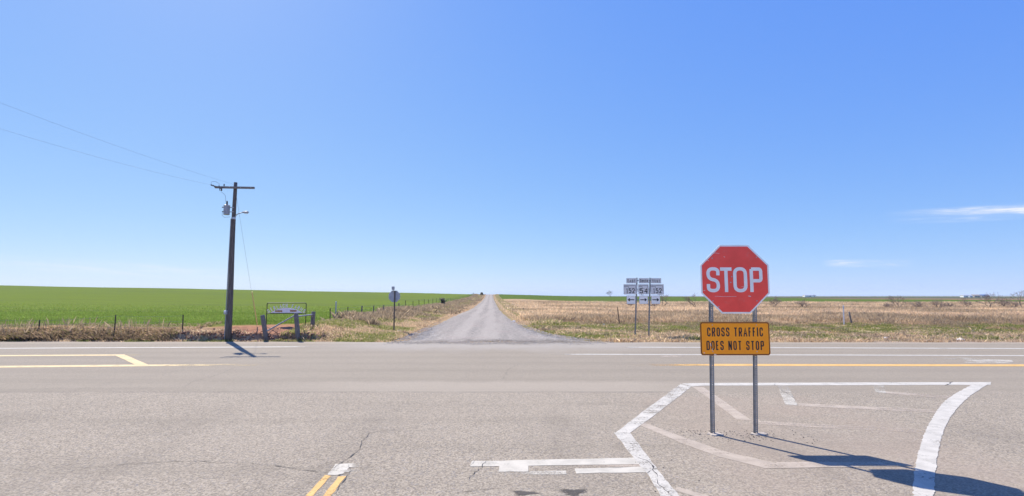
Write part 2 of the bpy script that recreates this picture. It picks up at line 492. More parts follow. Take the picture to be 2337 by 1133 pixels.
# ------------------------------------------------------------------ mesh helpers
class MB:
    def __init__(self):
        self.v = []
        self.f = []
    def add(self, vs, fs):
        o = len(self.v)
        self.v += [tuple(q) for q in vs]
        self.f += [tuple(i + o for i in q) for q in fs]
        return self
    def box(self, c, size, rot=None, bevel=0.0):
        hx, hy, hz = [q / 2 for q in size]
        vs = [Vector((x, y, z)) for z in (-hz, hz) for y in (-hy, hy) for x in (-hx, hx)]
        if rot is not None:
            vs = [rot @ q for q in vs]
        c = Vector(c)
        return self.add([q + c for q in vs], [(0, 2, 3, 1), (4, 5, 7, 6), (0, 1, 5, 4), (2, 6, 7, 3), (0, 4, 6, 2), (1, 3, 7, 5)])
    def tube(self, pts, rad, n=8, cap=True):
        pts = [Vector(q) for q in pts]
        if isinstance(rad, (int, float)):
            rad = [rad] * len(pts)
        vs = []
        prev = None
        for i, q in enumerate(pts):
            d = (pts[min(i + 1, len(pts) - 1)] - pts[max(i - 1, 0)]).normalized()
            if prev is None:
                a = Vector((0, 0, 1)) if abs(d.z) < .9 else Vector((1, 0, 0))
                u = d.cross(a).normalized()
            else:
                u = (prev - d * prev.dot(d)).normalized()
            prev = u
            v2 = d.cross(u)
            for k in range(n):
                an = 2 * math.pi * k / n
                vs.append(q + (u * math.cos(an) + v2 * math.sin(an)) * rad[i])
        fs = []
        for i in range(len(pts) - 1):
            for k in range(n):
                a = i * n + k; b = i * n + (k + 1) % n
                fs.append((a, b, b + n, a + n))
        if cap:
            fs.append(tuple(range(n - 1, -1, -1)))
            fs.append(tuple(range((len(pts) - 1) * n, len(pts) * n)))
        return self.add(vs, fs)
    def lathe(self, prof, c=(0, 0, 0), n=16, axis=None):
        """profile of (radius, height) turned about z (or moved by a matrix)"""
        vs = []
        for r, z in prof:
            for k in range(n):
                an = 2 * math.pi * k / n
                q = Vector((r * math.cos(an), r * math.sin(an), z))
                if axis is not None:
                    q = axis @ q
                vs.append(q + Vector(c))
        fs = []
        for i in range(len(prof) - 1):
            for k in range(n):
                a = i * n + k; b = i * n + (k + 1) % n
                fs.append((a, b, b + n, a + n))
        fs.append(tuple(range(n - 1, -1, -1)))
        fs.append(tuple(range((len(prof) - 1) * n, len(prof) * n)))
        return self.add(vs, fs)
    def plate(self, outline, y0, y1):
        """outline in x,z (counter-clockwise seen from -y) made a slab from y0 (front) to y1"""
        n = len(outline)
        vs = [(x, y0, z) for x, z in outline] + [(x, y1, z) for x, z in outline]
        fs = [tuple(range(n)), tuple(range(2 * n - 1, n - 1, -1))]
        for i in range(n):
            j = (i + 1) % n
            fs.append((i, i + n, j + n, j))
        return self.add(vs, fs)
    def ribbon_xz(self, pts, wd, y, closed=False):
        """flat stroke in the x,z plane"""
        pts = [Vector((a, b)) for a, b in pts]
        n = len(pts)
        L, Rr = [], []
        for i, q in enumerate(pts):
            if closed:
                a = pts[i - 1]; b = pts[(i + 1) % n]
            else:
                a = pts[max(i - 1, 0)]; b = pts[min(i + 1, n - 1)]
            d1 = (q - a); d2 = (b - q)
            if d1.length < 1e-9: d1 = d2
            if d2.length < 1e-9: d2 = d1
            d1 = d1.normalized(); d2 = d2.normalized()
            n1 = Vector((-d1.y, d1.x)); n2 = Vector((-d2.y, d2.x))
            mm = n1 + n2
            mm = n1 if mm.length < 1e-6 else mm.normalized()
            k = min(1.0 / max(.35, mm.dot(n1)), 1.8)
            L.append(q + mm * wd / 2 * k); Rr.append(q - mm * wd / 2 * k)
        vs = [(q.x, y, q.y) for q in L] + [(q.x, y, q.y) for q in Rr]
        fs = []
        for i in range(n if closed else n - 1):
            j = (i + 1) % n
            fs.append((i, n + i, n + j, j))
        return self.add(vs, fs)
    def build(self, name, mat, parent=None, smooth=False):
        me = bpy.data.meshes.new(name)
        me.from_pydata([tuple(q) for q in self.v], [], self.f)
        me.materials.append(mat)
        if smooth:
            me.polygons.foreach_set('use_smooth', [True] * len(me.polygons))
        me.update()
        o = bpy.data.objects.new(name, me)
        COL.objects.link(o)
        if parent is not None:
            o.parent = parent
        return o
def tag(o, label=None, cat=None, group=None, kind=None):
    for a, b in (('label', label), ('category', cat), ('group', group), ('kind', kind)):
        if b:
            o[a] = b
    return o
def thing(name, label, cat, loc=(0, 0, 0), rotz=0.0, group=None):
    o = bpy.data.objects.new(name, None)
    COL.objects.link(o)
    o.empty_display_size = .2
    o.location = loc
    o.rotation_euler = (0, 0, rotz)
    return tag(o, label, cat, group)
def bevel(o, wd, seg=2):
    m = o.modifiers.new('bevel', 'BEVEL')
    m.width = wd
    m.segments = seg
    m.limit_method = 'ANGLE'
    return o
def fast_mesh(name, verts, tris, mat, parent=None, tint=None, kind=None, corner=3):
    me = bpy.data.meshes.new(name)
    nv, nf = len(verts), len(tris)
    me.vertices.add(nv)
    me.vertices.foreach_set('co', np.ascontiguousarray(verts, dtype=np.float32).ravel())
    me.loops.add(nf * corner)
    me.loops.foreach_set('vertex_index', np.ascontiguousarray(tris, dtype=np.int32).ravel())
    me.polygons.add(nf)
    me.polygons.foreach_set('loop_start', np.arange(0, nf * corner, corner, dtype=np.int32))
    me.polygons.foreach_set('loop_total', np.full(nf, corner, dtype=np.int32))
    if tint is not None:
        at = me.color_attributes.new('tint', 'FLOAT_COLOR', 'POINT')
        at.data.foreach_set('color', np.ascontiguousarray(np.c_[tint, np.ones(len(tint))], dtype=np.float32).ravel())
    me.materials.append(mat)
    me.update()
    me.validate()
    o = bpy.data.objects.new(name, me)
    COL.objects.link(o)
    if parent is not None:
        o.parent = parent
    if kind:
        o['kind'] = kind
    return o

# ================================================================== THE SETTING
# one sheet of ground to the horizon --------------------------------
def axis_lines():
    xs = list(np.arange(-50, 50.01, .25))
    st = .25
    a = 50.0
    while a < 12000:
        st *= 1.06
        a += st
        xs.append(a); xs.insert(0, -a)
    ys = [-6000, -3000, -1500, -700, -300] + list(np.arange(-120, 25, 8.0)) + list(np.arange(26, 34, .12)) + list(np.arange(34, 60, .4)) + \
        list(np.arange(60, 200, 1.5)) + list(np.arange(200, 420, 3.5))
    a = ys[-1]; st = 3.5
    while a < 14000:
        st *= 1.09
        a += st
        ys.append(a)
    return np.array(xs), np.array(ys)
C_WHEAT = np.array((.138, .186, .042))
C_WHEAT2 = np.array((.092, .140, .034))
C_MEAD = np.array((.39, .285, .18))
C_VERGE = np.array((.22, .19, .085))
C_SOIL = np.array((.37, .20, .13))
C_TAN = np.array((.40, .31, .20))
def ground_tint(x, y):
    s = x - road_c(y)
    n = fbm(x * .12, y * .12, 60)
    n2 = fbm(x * .6, y * .6, 61)
    c = np.zeros(x.shape + (3,))
    def put(mask, col):
        nonlocal c
        c = c * (1 - mask[..., None]) + np.asarray(col) * mask[..., None]
    put(np.ones_like(x), C_TAN)
    right = (s > 0) * 1.0
    left = 1 - right
    # right: verge then meadow then wheat, then far strips of farmland
    put(right * ss(0, 1, (n2 - .35) * 4), C_VERGE)
    put(right * ss(.60, .70, fbm(x * .3, y * .6, 63)) * ss(29.5, 31, y) * ss(8, 13, x) * .8, (.40, .21, .12))
    put(right * ss(43, 48, y + 4 * (n - .5)), C_MEAD)
    bw = 176 + 14 * ss(20, 120, x) + 60 * (1 - ss(4, 40, s))
    put(right * ss(-2, 2, y - bw), C_WHEAT2)
    put(right * ss(150, 230, x - .25 * (y - 290)) * ss(280, 286, y), (.24, .15, .11))
    put(right * ss(400, 420, y + .08 * x), (.20, .165, .10))
    put(right * ss(520, 540, y), (.075, .085, .050))
    put(right * ss(900, 960, y), (.11, .13, .06))
    put(right * ss(1500, 1560, y), (.16, .13, .085))
    put(right * ss(2300, 2350, y), (.08, .10, .06))
    # left: wheat behind the bank
    put(left * ss(30.2, 31.8, y + .8 * (n2 - .5)) * (1 - ss(-10.2, -9.0, s)), C_WHEAT)
    bankz = left * ss(-10.2, -9.0, s)
    put(bankz, C_VERGE * .95)
    put(left * ss(-5.2, -4.2, s + .8 * (n2 - .5)), (.36, .26, .155))
    put(right * (1 - ss(3.6, 5.0, s)) * ss(40, 60, y), (.28, .225, .12))
    # bare red soil on the cut bank, and one bare patch in the wheat
    cut = ss(-19.5, -16.5, x) * (1 - ss(-11.2, -9.9, x)) * ss(28.1, 28.5, y) * (1 - ss(31.6, 33.2, y + 1.2 * (n2 - .5)))
    put(left * cut, C_SOIL)
    bx, by = PATCH.x, PATCH.y
    put(left * ss(1.0, .7, ((x - bx) / .75) ** 2 + ((y - by) / 1.1) ** 2 + .8 * (n2 - .5)), C_SOIL)
    # dusty foot by the pavement
    put(ss(29.0, 28.0, y + .8 * (n2 - .5)), C_TAN)
    return c
PATCH = hit(452, 734)
gx, gy = axis_lines()
GX, GY = np.meshgrid(gx, gy)
GZ = H(GX, GY)
nxx, nyy = len(gx), len(gy)
idx = np.arange(nxx * nyy).reshape(nyy, nxx)
quads = np.stack([idx[:-1, :-1], idx[:-1, 1:], idx[1:, 1:], idx[1:, :-1]], -1).reshape(-1, 4)
ground = fast_mesh('ground', np.stack([GX, GY, GZ], -1).reshape(-1, 3), quads, M_GROUND,
                   tint=ground_tint(GX, GY).reshape(-1, 3), kind='structure', corner=4)
ground.data.polygons.foreach_set('use_smooth', [True] * len(ground.data.polygons))

# pavement: the highway and the flared mouth of the side road ----------
def pavement():
    xs = np.r_[-900, -500, -300, -180, -110, np.arange(-70, 70.1, .35), 110, 180, 300, 500, 900]
    far = edge_y(xs)
    near = np.interp(xs, [-900, -60, -34, -14, 14, 34, 60, 900], [11.2, 11.2, 7, -90, -90, 7, 11.2, 11.2])
    rows = [far, np.full_like(xs, 20.0), np.full_like(xs, 13.0), np.minimum(near, 11.2), near]
    rows = [far, np.full_like(xs, 20.0), np.full_like(xs, 13.0), near]
    v = []
    for r in rows:
        for a, b in zip(xs, r):
            v.append((a, b, 0.0))
    n = len(xs)
    q = []
    for k in range(len(rows) - 1):
        for i in range(n - 1):
            q.append((k * n + i, (k + 1) * n + i, (k + 1) * n + i + 1, k * n + i + 1))
    return fast_mesh('road', np.array(v), np.array(q), M_ASPH, kind='structure', corner=4)
road = pavement()

# gravel road over the crest ---------------------------------------------
def gravel_road():
    ys = np.r_[np.arange(24.4, 60, .4), np.arange(60, 200, 2.0), np.arange(200, 460, 4.0)]
    v, q = [], []
    nc = 15
    for y in ys:
        lx = np.interp(y, [24.4, 26.6, 28, 30, 35, 46, 65, 84, 100, 500], [-4.2, -4.2, -4.1, -3.8, -3.9, -3.8, -3.5, -2.85, -2.6, -2.6])
        rx = np.interp(y, [24.4, 26.6, 27.5, 29.8, 33.3, 39.7, 55, 89, 500], [5.4, 6.4, 7.2, 5.8, 4.6, 3.85, 3.1, 2.55, 2.55])
        c = float(road_c(y))
        for k in range(nc):
            t = k / (nc - 1)
            s_ = lx + (rx - lx) * t
            jag = (0.35 * (float(vn(y * .8, k * 3.1, 71)) - .5)) if k in (0, nc - 1) else 0
            x = c + s_ + jag
            crown = .05 * (1 - (2 * t - 1) ** 2)
            base = max(float(H(x, y)), -.005 if y > 27.6 else 0.0)
            ramp = min(1, max(0, (y - 25.8) / 3.2))
            z = float(road_z(y)) + crown * ramp + .005 + .007 * ramp
            z = max(z, base + .01) if y > 28.2 else z
            if k in (0, nc - 1):
                z = base - .03 if y > 28.0 else .004
            v.append((x, y + 0, z))
    n = len(ys)
    for j in range(n - 1):
        for k in range(nc - 1):
            a = j * nc + k
            q.append((a, a + 1, a + 1 + nc, a + nc))
    o = fast_mesh('gravel_road', np.array(v), np.array(q), M_GRAVEL, kind='structure', corner=4)
    o.data.polygons.foreach_set('use_smooth', [True] * len(q))
    return o
gravel = gravel_road()

# low hills on the horizon ----------------------------------------------
def hills(name, dist, x0, x1, pxh, seed, col, step=70):
    m = plain(name + '_cover', col, .95, var=.25, scale=.004)
    n = int((x1 - x0) / step) + 1
    v, q = [], []
    for i in range(n):
        x = x0 + i * step
        top = pxh(x / dist * F + CX) / F * dist + EYE + .6 / F * dist * (float(fbm(x / 260., seed, seed)) - .5) * 2
        for dy, hh in ((-900, -20), (-420, .55 * top), (0, top), (600, .4 * top), (1100, -20)):
            v.append((x, dist + dy, hh))
    for i in range(n - 1):
        for k in range(4):
            a = i * 5 + k
            q.append((a, a + 5, a + 6, a + 1))
    o = fast_mesh(name, np.array(v), np.array(q), m, kind='structure', corner=4)
    o.data.polygons.foreach_set('use_smooth', [True] * len(q))
    return o
hills('hills', 4200, -1500, 7600, lambda p: np.interp(p, [1000, 1500, 1700, 2000, 2080, 2150, 2400], [-4, -2.2, -1.6, -.6, .4, -.6, -1.4]), 3, (.095, .11, .06))
hills('hills', 7500, -2500, 12500, lambda p: np.interp(p, [1200, 1290, 1310, 1330, 1400, 1450, 1478, 1500, 1560, 1800, 2000, 2400],
                                                     [-3, -2, 0.8, -2, -2.4, -2, 1.2, .5, -1.6, -.4, .6, 1.0]), 5, (.12, .115, .09), 90)

# ------------------------------------------------------------------ paint on the road
ROADZ = .004
def catmull(p, n=4):
    o = []
    for i in range(len(p) - 1):
        a, b, c, d = p[max(i - 1, 0)], p[i], p[i + 1], p[min(i + 2, len(p) - 1)]
        for k in range(n):
            t = k / n
            o.append(.5 * ((2 * b) + (c - a) * t + (2 * a - 5 * b + 4 * c - d) * t * t + (3 * b - a - 3 * c + d) * t ** 3))
    return o + [p[-1]]
def mark(name, mat, polys, z=ROADZ, fades=None, label=None, sub=6):
    """each polygon is a quad (left edge pts, right edge pts) given in photo pixels, laid on the road plane"""
    v, q, fd = [], [], []
    for pi, (A, B) in enumerate(polys):
        A = [P(*a, 0) for a in A]; B = [P(*b, 0) for b in B]
        if len(A) >= 6:
            A, B = catmull(A), catmull(B)
        fa = fades[pi] if fades else (1, 1)
        nseg = len(A) - 1
        pts = []
        for i in range(nseg):
            for k in range(sub + (1 if i == nseg - 1 else 0)):
                t = k / sub
                g = (i + t) / nseg
                pts.append((A[i].lerp(A[i + 1], t), B[i].lerp(B[i + 1], t), fa[0] + (fa[1] - fa[0]) * g))
        o = len(v)
        for i, (a, b, f_) in enumerate(pts):
            j = Vector((RNG.normal(0, .006), RNG.normal(0, .006), 0))
            v += [(a.x + j.x, a.y + j.y, z), (b.x - j.y, b.y + j.x, z)]
            fd += [f_, f_]
        for i in range(len(pts) - 1):
            a = o + 2 * i
            q.append((a, a + 1, a + 3, a + 2))
    ob = fast_mesh(name, np.array(v), np.array(q), mat, parent=road, corner=4)
    at = ob.data.attributes.new('fade', 'FLOAT', 'POINT')
    at.data.foreach_set('value', np.array(fd, dtype=np.float32))
    if label:
        ob['label'] = label
    return ob
def hline(x0, y0, x1, y1, th):
    return ([(x0, y0 - th / 2), (x1, y1 - th / 2)], [(x0, y0 + th / 2), (x1, y1 + th / 2)])
# the far edge lines and turn lane
mark('edge_line', M_WHITE, [hline(-900, 800, 640, 792.3, 1.5), hline(640, 792.3, 748, 791.8, 1.4)], fades=[(1, 1), (1, .45)], label='white edge line ending before the gravel road', sub=10)
mark('edge_line', M_WHITE, [hline(1408, 793, 1470, 793.2, 1.6), hline(1470, 793.2, 3300, 799, 1.7)], fades=[(.5, 1), (1, 1)], label='white edge line at the far shoulder on the right', sub=10)
mark('lane_line', M_WHITE, [hline(1258, 809, 1330, 809.2, 1.7), hline(1330, 809.2, 3300, 815, 1.9)], fades=[(.5, 1), (1, 1)], label='white turn lane line on the right', sub=10)
mark('centre_line', M_YEL, [hline(1395, 833, 1620, 833.4, 3.6), hline(1620, 833.4, 3300, 836, 4.6)], fades=[(.15, .9), (1, 1)], label='orange yellow centre line on the right', sub=14)
mark('centre_line', M_YELW, [hline(-900, 817, 285, 810.9, 2.8), hline(285, 810.9, 440, 809.6, 2.0)], fades=[(1, 1), (.6, .05)], label='upper pale yellow line of the painted median', sub=12)
mark('centre_line', M_YELW, [hline(-900, 846, 330, 834.6, 4.2), hline(330, 834.6, 600, 832.8, 3.6)], fades=[(1, 1), (1, .5)], label='lower pale yellow line of the painted median', sub=12)
mark('median_bar', M_YELW, [([(262, 811.5), (310, 834)], [(288, 811.5), (341, 834)])], z=.007, label='slanted pale yellow bar closing the median')
mark('turn_arrow', M_WORN, [([(2130, 817.5), (2200, 817), (2240, 820), (2310, 822.5)], [(2132, 819.5), (2195, 822), (2230, 826), (2312, 826)]),
                            ([(2200, 826.6), (2314, 826.6)], [(2206, 829.4), (2314, 829.4)])], fades=[(.45, .75), (.55, .7)], label='worn white turn arrow')
mark('old_marking', M_GHOST, [hline(1510, 814, 1562, 813.6, 2.6)], fades=[(.9, .7)], label='scrap of worn white paint behind the stop sign')
# the hatched island round the stop sign
mark('island_line', M_WHITE, [([(1556, 876), (1600, 874.8), (2262, 872.6)], [(1580, 883), (1600, 880.8), (2262, 879)])], label='white top line of the painted island', sub=24)
mark('island_line', M_WHITE, [([(1553, 877), (1470, 938), (1403, 990)], [(1578, 883), (1505, 940), (1437, 990)])], z=.0055, fades=[(.8, 1)], label='white slanted line on the upper left of the island', sub=10)
mark('island_line', M_WHITE, [([(1402, 989), (1445, 1045), (1478, 1084), (1512, 1140), (1620, 1330)], [(1437, 987), (1480, 1045), (1508, 1082), (1556, 1140), (1680, 1330)])], z=.007, fades=[(.9, .8)], label='white cracked line on the lower left of the island', sub=8)
mark('island_line', M_WHITE, [([(2224, 875), (2160, 913), (2128, 955), (2106, 1000), (2090, 1060), (2083, 1140), (2090, 1330)],
                               [(2260, 875), (2212, 906), (2176, 944), (2152, 988), (2139, 1050), (2133, 1140), (2160, 1330)])], z=.0055, label='white curved line on the right of the island', sub=8)
mark('old_hatching', M_GHOST, [([(1582, 884), (1682, 958)], [(1606, 884), (1714, 960)]), ([(1722, 961), (2115, 982)], [(1712, 968), (2112, 990)])], fades=[(1, 1), (.85, .6)], label='faded chevron left of the stop sign posts')
mark('old_hatching', M_WORN, [([(1773, 880), (1792, 923)], [(1798, 880), (1820, 926)])], fades=[(.5, .8)], label='worn white chevron end in the middle of the island')
mark('old_hatching', M_GHOST, [([(1822, 921), (2138, 936)], [(1818, 927), (2136, 943)])], fades=[(.95, .7)], label='faded hatch line in the middle of the island')
mark('old_hatching', M_WORN, [([(1992, 880), (1998, 896)], [(2017, 880), (2022, 898)])], fades=[(.5, .7)], label='short worn chevron end near the right of the island')
mark('old_hatching', M_GHOST, [([(2022, 894), (2172, 905)], [(2022, 898), (2170, 911)])], fades=[(.9, .7)], label='faded hatch line nearest the right corner')
mark('old_hatching', M_GHOST, [([(1470, 965), (1560, 999), (1660, 1033), (1772, 1058)], [(1460, 971), (1550, 1010), (1640, 1043), (1748, 1070)])], fades=[(1, 1)], label='long faded chevron before the stop sign posts')
mark('old_hatching', M_GHOST, [([(1774, 1056), (2084, 1055)], [(1750, 1070), (2084, 1065)])], z=.0055, fades=[(1, .75)], label='faded hatch line under the sign shadow')
mark('old_hatching', M_GHOST, [([(1545, 1112), (1660, 1145)], [(1540, 1120), (1640, 1150)])], fades=[(.9, .9)], label='faded hatch line at the bottom edge')
mark('old_hatching', M_GHOST, [hline(1532, 1086, 1612, 1112, 5)], fades=[(.6, .5)], label='thin pale scrape inside the island')
# stop bar and centre line of the side road
mark('stop_bar', M_WORN, [([(1076, 1054), (1270, 1049), (1452, 1045.5)], [(1074, 1066), (1270, 1063), (1466, 1060)])], fades=[(.95, 1)], label='long worn white stop bar')
mark('stop_bar', M_WORN, [([(1141, 1063), (1206, 1062)], [(1139, 1077.5), (1205, 1077.5)])], z=.0055, label='short square of white stop bar')
mark('stop_bar', M_WORN, [hline(1085, 1081, 1210, 1080.5, 6), hline(1210, 1080.5, 1292, 1079, 8)], fades=[(.3, .55), (.6, .85)], label='thin faded stripe under the stop bar')
mark('stop_bar', M_WORN, [([(1312, 1070), (1468, 1066)], [(1314, 1081.5), (1480, 1078.5)])], label='lower white block of the stop bar')
mark('stop_bar', M_WORN, [([(766, 1060), (747, 1084)], [(806, 1058), (778, 1086)])], fades=[(.85, .9)], label='white stop bar end above the double yellow line')
mark('stop_bar', M_WORN, [hline(786, 1063, 846, 1065, 8), hline(770, 1075, 868, 1076, 5)], z=.0055, fades=[(.95, .12), (.95, .12)], label='faded left end of the stop bar')
mark('stop_bar', M_GHOST, [hline(1320, 1066.5, 1462, 1063, 5)], z=.0055, fades=[(.6, .9)], label='thin worn streak between the stop bar strips')
mark('stop_bar', M_GHOST, [hline(950, 1066, 1075, 1065, 3)], fades=[(.35, .5)], label='nearly gone middle of the stop bar')
mark('centre_line', M_YEL, [([(742, 1085), (692, 1140), (520, 1330)], [(756, 1087), (707, 1140), (545, 1330)])], fades=[(.85, .9)], label='left stripe of the worn double yellow line')
mark('centre_line', M_YEL, [([(772, 1088), (732, 1140), (584, 1330)], [(789, 1088), (749, 1140), (610, 1330)])], fades=[(.85, .9)], label='right stripe of the worn double yellow line')
def stain(px, py, rx, ry):
    c = P(px, py)
    v = [(c.x, c.y, ROADZ)]; fd = [1.0]
    n = 26
    for ring, f_ in ((.55, .95), (1.0, .25)):
        for k in range(n):
            a = 2 * math.pi * k / n
            j = ring * (1 + .3 * math.sin(3 * a + px) + RNG.normal(0, .08))
            v.append((c.x + rx * j * math.cos(a), c.y + ry * j * math.sin(a), ROADZ)); fd.append(f_)
    t = []
    for k in range(n):
        k2 = (k + 1) % n
        t += [(0, 1 + k, 1 + k2), (1 + k, 1 + n + k, 1 + n + k2), (1 + k, 1 + n + k2, 1 + k2)]
    ob = fast_mesh('oil_stain', np.array(v), np.array(t), M_OIL, parent=road)
    at = ob.data.attributes.new('fade', 'FLOAT', 'POINT')
    at.data.foreach_set('value', np.array(fd, dtype=np.float32))
stain(1307, 1124, .19, .16)
stain(1195, 1126, .20, .10)
def crack(pts, wd, seed=0, z=.0085):
    """a jagged dark crack through the pavement"""
    pts = [P(*q) for q in pts]
    line = []
    for a, b in zip(pts[:-1], pts[1:]):
        n = max(3, int((b - a).length / .07))
        for i in range(n):
            line.append(a.lerp(b, i / n))
    line.append(pts[-1])
    v, q = [], []
    d = (pts[-1] - pts[0]).normalized()
    nrm = Vector((-d.y, d.x, 0))
    off = 0
    for i, p_ in enumerate(line):
        off = .8 * off + RNG.normal(0, .014)
        ww = wd * (.25 + 1.1 * abs(RNG.normal(0, .6))) * min(1, .3 + i / 6, .3 + (len(line) - i) / 6)
        c = p_ + nrm * off
        v += [(c.x + nrm.x * ww / 2, c.y + nrm.y * ww / 2, z), (c.x - nrm.x * ww / 2, c.y - nrm.y * ww / 2, z)]
    for i in range(len(line) - 1):
        q.append((2 * i, 2 * i + 1, 2 * i + 3, 2 * i + 2))
    return fast_mesh('crack', np.array(v), np.array(q), M_CRACK, parent=road, corner=4)
for c_, w_ in (([(160, 1072), (300, 1060), (430, 1055), (560, 1058), (680, 1072), (760, 1078)], .012),
               ([(750, 1080), (775, 1062), (800, 1045), (822, 1025), (840, 990), (880, 983), (1000, 985)], .014),
               ([(752, 1078), (770, 1085), (800, 1075), (795, 1062)], .016), ([(800, 1075), (790, 1100), (770, 1133)], .012),
               ([(1108, 1053), (1098, 1068), (1085, 1078), (1065, 1095)], .014), ([(1080, 1053), (1072, 1066)], .012),
               ([(1448, 1040), (1470, 1052), (1488, 1062), (1490, 1074), (1500, 1090)], .022), ([(1490, 1074), (1484, 1082)], .018),
               ([(1500, 1090), (1512, 1110), (1540, 1140)], .010),
               ([(1000, 1133), (1080, 1122), (1150, 1116)], .010), ([(1520, 912), (1470, 930), (1380, 925), (1290, 918)], .010),
               ([(1765, 874), (1775, 886), (1796, 898), (1815, 912)], .008), ([(2172, 872), (2155, 880)], .035),
               ([(415, 884), (440, 872), (500, 855), (535, 840)], .008), ([(905, 845), (960, 838)], .008), ([(1150, 866), (1160, 845), (1185, 832)], .008),
               ([(0, 890), (120, 888), (300, 887), (450, 885)], .008)):
    crack(c_, w_)

# loose stones: the gravel fan and the grit by the sign footings
def stones(name, pts, sizes, mat, parent=None):
    base = np.array([(1, 0, 0), (-.5, .87, 0), (-.5, -.87, 0), (.1, .1, .75), (-.05, -.1, -.5)])
    tri = np.array([(0, 1, 3), (1, 2, 3), (2, 0, 3), (1, 0, 4), (2, 1, 4), (0, 2, 4)])
    n = len(pts)
    ang = RNG.uniform(0, 6.28, n)
    ca, sa = np.cos(ang), np.sin(ang)
    b = base[None] * (1 + RNG.normal(0, .22, (n, 5, 3)))
    b = b * sizes[:, None, None]
    x = b[..., 0] * ca[:, None] - b[..., 1] * sa[:, None]
    y = b[..., 0] * sa[:, None] + b[..., 1] * ca[:, None]
    v = np.stack([x, y, b[..., 2]], -1) + pts[:, None, :]
    t = tri[None] + (np.arange(n) * 5)[:, None, None]
    o = fast_mesh(name, v.reshape(-1, 3), t.reshape(-1, 3), mat, parent=parent, kind='stuff')
    return o
n = 16000
yy = 26.2 + RNG.gamma(2.2, 3.6, n)
yy = yy[yy < 70]; n = len(yy)
sl = np.interp(yy, [25.5, 26.6, 30, 46, 65, 84], [-3.6, -4.6, -4.2, -4.0, -3.6, -3])
sr = np.interp(yy, [25.5, 26.6, 27.5, 29.8, 33.3, 39.7, 55, 89], [5, 6.8, 7.6, 6.2, 4.8, 4.0, 3.2, 2.6])
xx = road_c(yy) + sl + (sr - sl) * RNG.uniform(0, 1, n)
zz = np.where(yy < 28.5, .006, np.maximum(H(xx, yy), road_z(yy) + .03))
stones('loose_gravel', np.stack([xx, yy, zz], -1), RNG.uniform(.012, .038, n), M_STONE).__setitem__('label', 'loose grey gravel strewn over the mouth of the gravel road')
gp = []
for px, py, cnt, sx, sy in ((1690, 992, 110, .55, .16), (1760, 1000, 60, .5, .2), (1620, 990, 40, .3, .15), (1500, 1060, 20, .6, .4)):
    c = P(px, py)
    for _ in range(cnt):
        gp.append((c.x + RNG.normal(0, sx), c.y + RNG.normal(0, sy), .004))
stones('loose_grit', np.array(gp), RNG.uniform(.005, .014, len(gp)), M_CRACK).__setitem__('label', 'dark grit scattered round the stop sign footings')

# ------------------------------------------------------------------ grass, weeds and brush
def blades(name, x, y, h, wd, col, lean=.35, z=None, parent=None, bend=True):
    """one tapering, leaning blade per point"""
    n = len(x)
    z = H(x, y) if z is None else z
    a = RNG.uniform(0, 6.283, n)
    l = np.abs(RNG.normal(0, lean, n)) * h
    la = RNG.uniform(0, 6.283, n)
    dx, dy = np.cos(a) * wd / 2, np.sin(a) * wd / 2
    lx, ly = np.cos(la) * l, np.sin(la) * l
    p0 = np.stack([x - dx, y - dy, z - .02], -1)
    p1 = np.stack([x + dx, y + dy, z - .02], -1)
    p2 = np.stack([x + lx * .35 + dx * .7, y + ly * .35 + dy * .7, z + h * .6], -1)
    p3 = np.stack([x + lx, y + ly, z + h * .98], -1)
    v = np.stack([p0, p1, p2, p3], 1).reshape(-1, 3)
    b = np.arange(n)[:, None] * 4
    t = np.concatenate([b + np.array([[0, 1, 2]]), b + np.array([[0, 2, 3]])], 1).reshape(-1, 3)
    c = np.repeat(col, 4, axis=0)
    return fast_mesh(name, v, t, M_BLADE, parent=parent, tint=c, kind='stuff')
def pick(pal, n, wts=None, var=.18):
    pal = np.array(pal)
    i = RNG.choice(len(pal), n, p=wts)
    return pal[i] * np.clip(1 + RNG.normal(0, var, (n, 1)), .45, 1.7)
STRAW = [(.76, .575, .36), (.68, .515, .325), (.58, .43, .28), (.82, .66, .44), (.47, .345, .235)]
GREEN = [(.26, .295, .08), (.22, .255, .075), (.33, .33, .12), (.44, .37, .17)]
WEED = [(.42, .32, .21), (.34, .265, .185), (.50, .385, .25), (.31, .245, .165)]
WHEAT = [(.19, .275, .055), (.155, .24, .045), (.23, .30, .07)]
def clumpy(x0, x1, y0, y1, n, seed, sc_=.5, thr=.0, sharp=1.0):
    """points thinned by a patchy density"""
    m = int(n * 2.2)
    x = RNG.uniform(x0, x1, m); y = RNG.uniform(y0, y1, m)
    d = fbm(x * sc_, y * sc_, seed)
    k = RNG.uniform(0, 1, m) < np.clip((d - thr) * sharp, 0, 1)
    return x[k][:n], y[k][:n]
# right verge
x, y = clumpy(1.5, 50, 27.6, 48, 190000, 91, .8, .28, 2.4)
s = x - road_c(y)
k = (x < y * 1.08) & (s > np.interp(y, [27.5, 29.8, 33.3, 39.7, 55], [7.4, 6.1, 4.9, 4.1, 3.4])) & (y > edge_y(x) - .12)
x, y = x[k], y[k]
g = fbm(x * .22, y * .45, 92) + .25 * ss(35, 42, y) - .30 * ss(30.0, 27.8, y) - .06 * ss(12, 22, x) * ss(40, 34, y)
gm = (RNG.uniform(0, 1, len(x)) < ss(.31, .62, g))
col = np.where(gm[:, None], pick(GREEN, len(x), [.4, .25, .2, .15]), pick(STRAW, len(x), [.22, .26, .24, .12, .16]))
br = (RNG.uniform(0, 1, len(x)) < .75 * ss(.47, .62, fbm(x * .45, y * .8, 93)) * ss(29, 30.5, y))
col = np.where(br[:, None], pick(WEED, len(x)), col)
hh = np.where(gm, RNG.uniform(.05, .14, len(x)), RNG.uniform(.05, .19, len(x))) * (1 + .6 * ss(.5, .7, fbm(x * 1.3, y * 1.3, 94)))
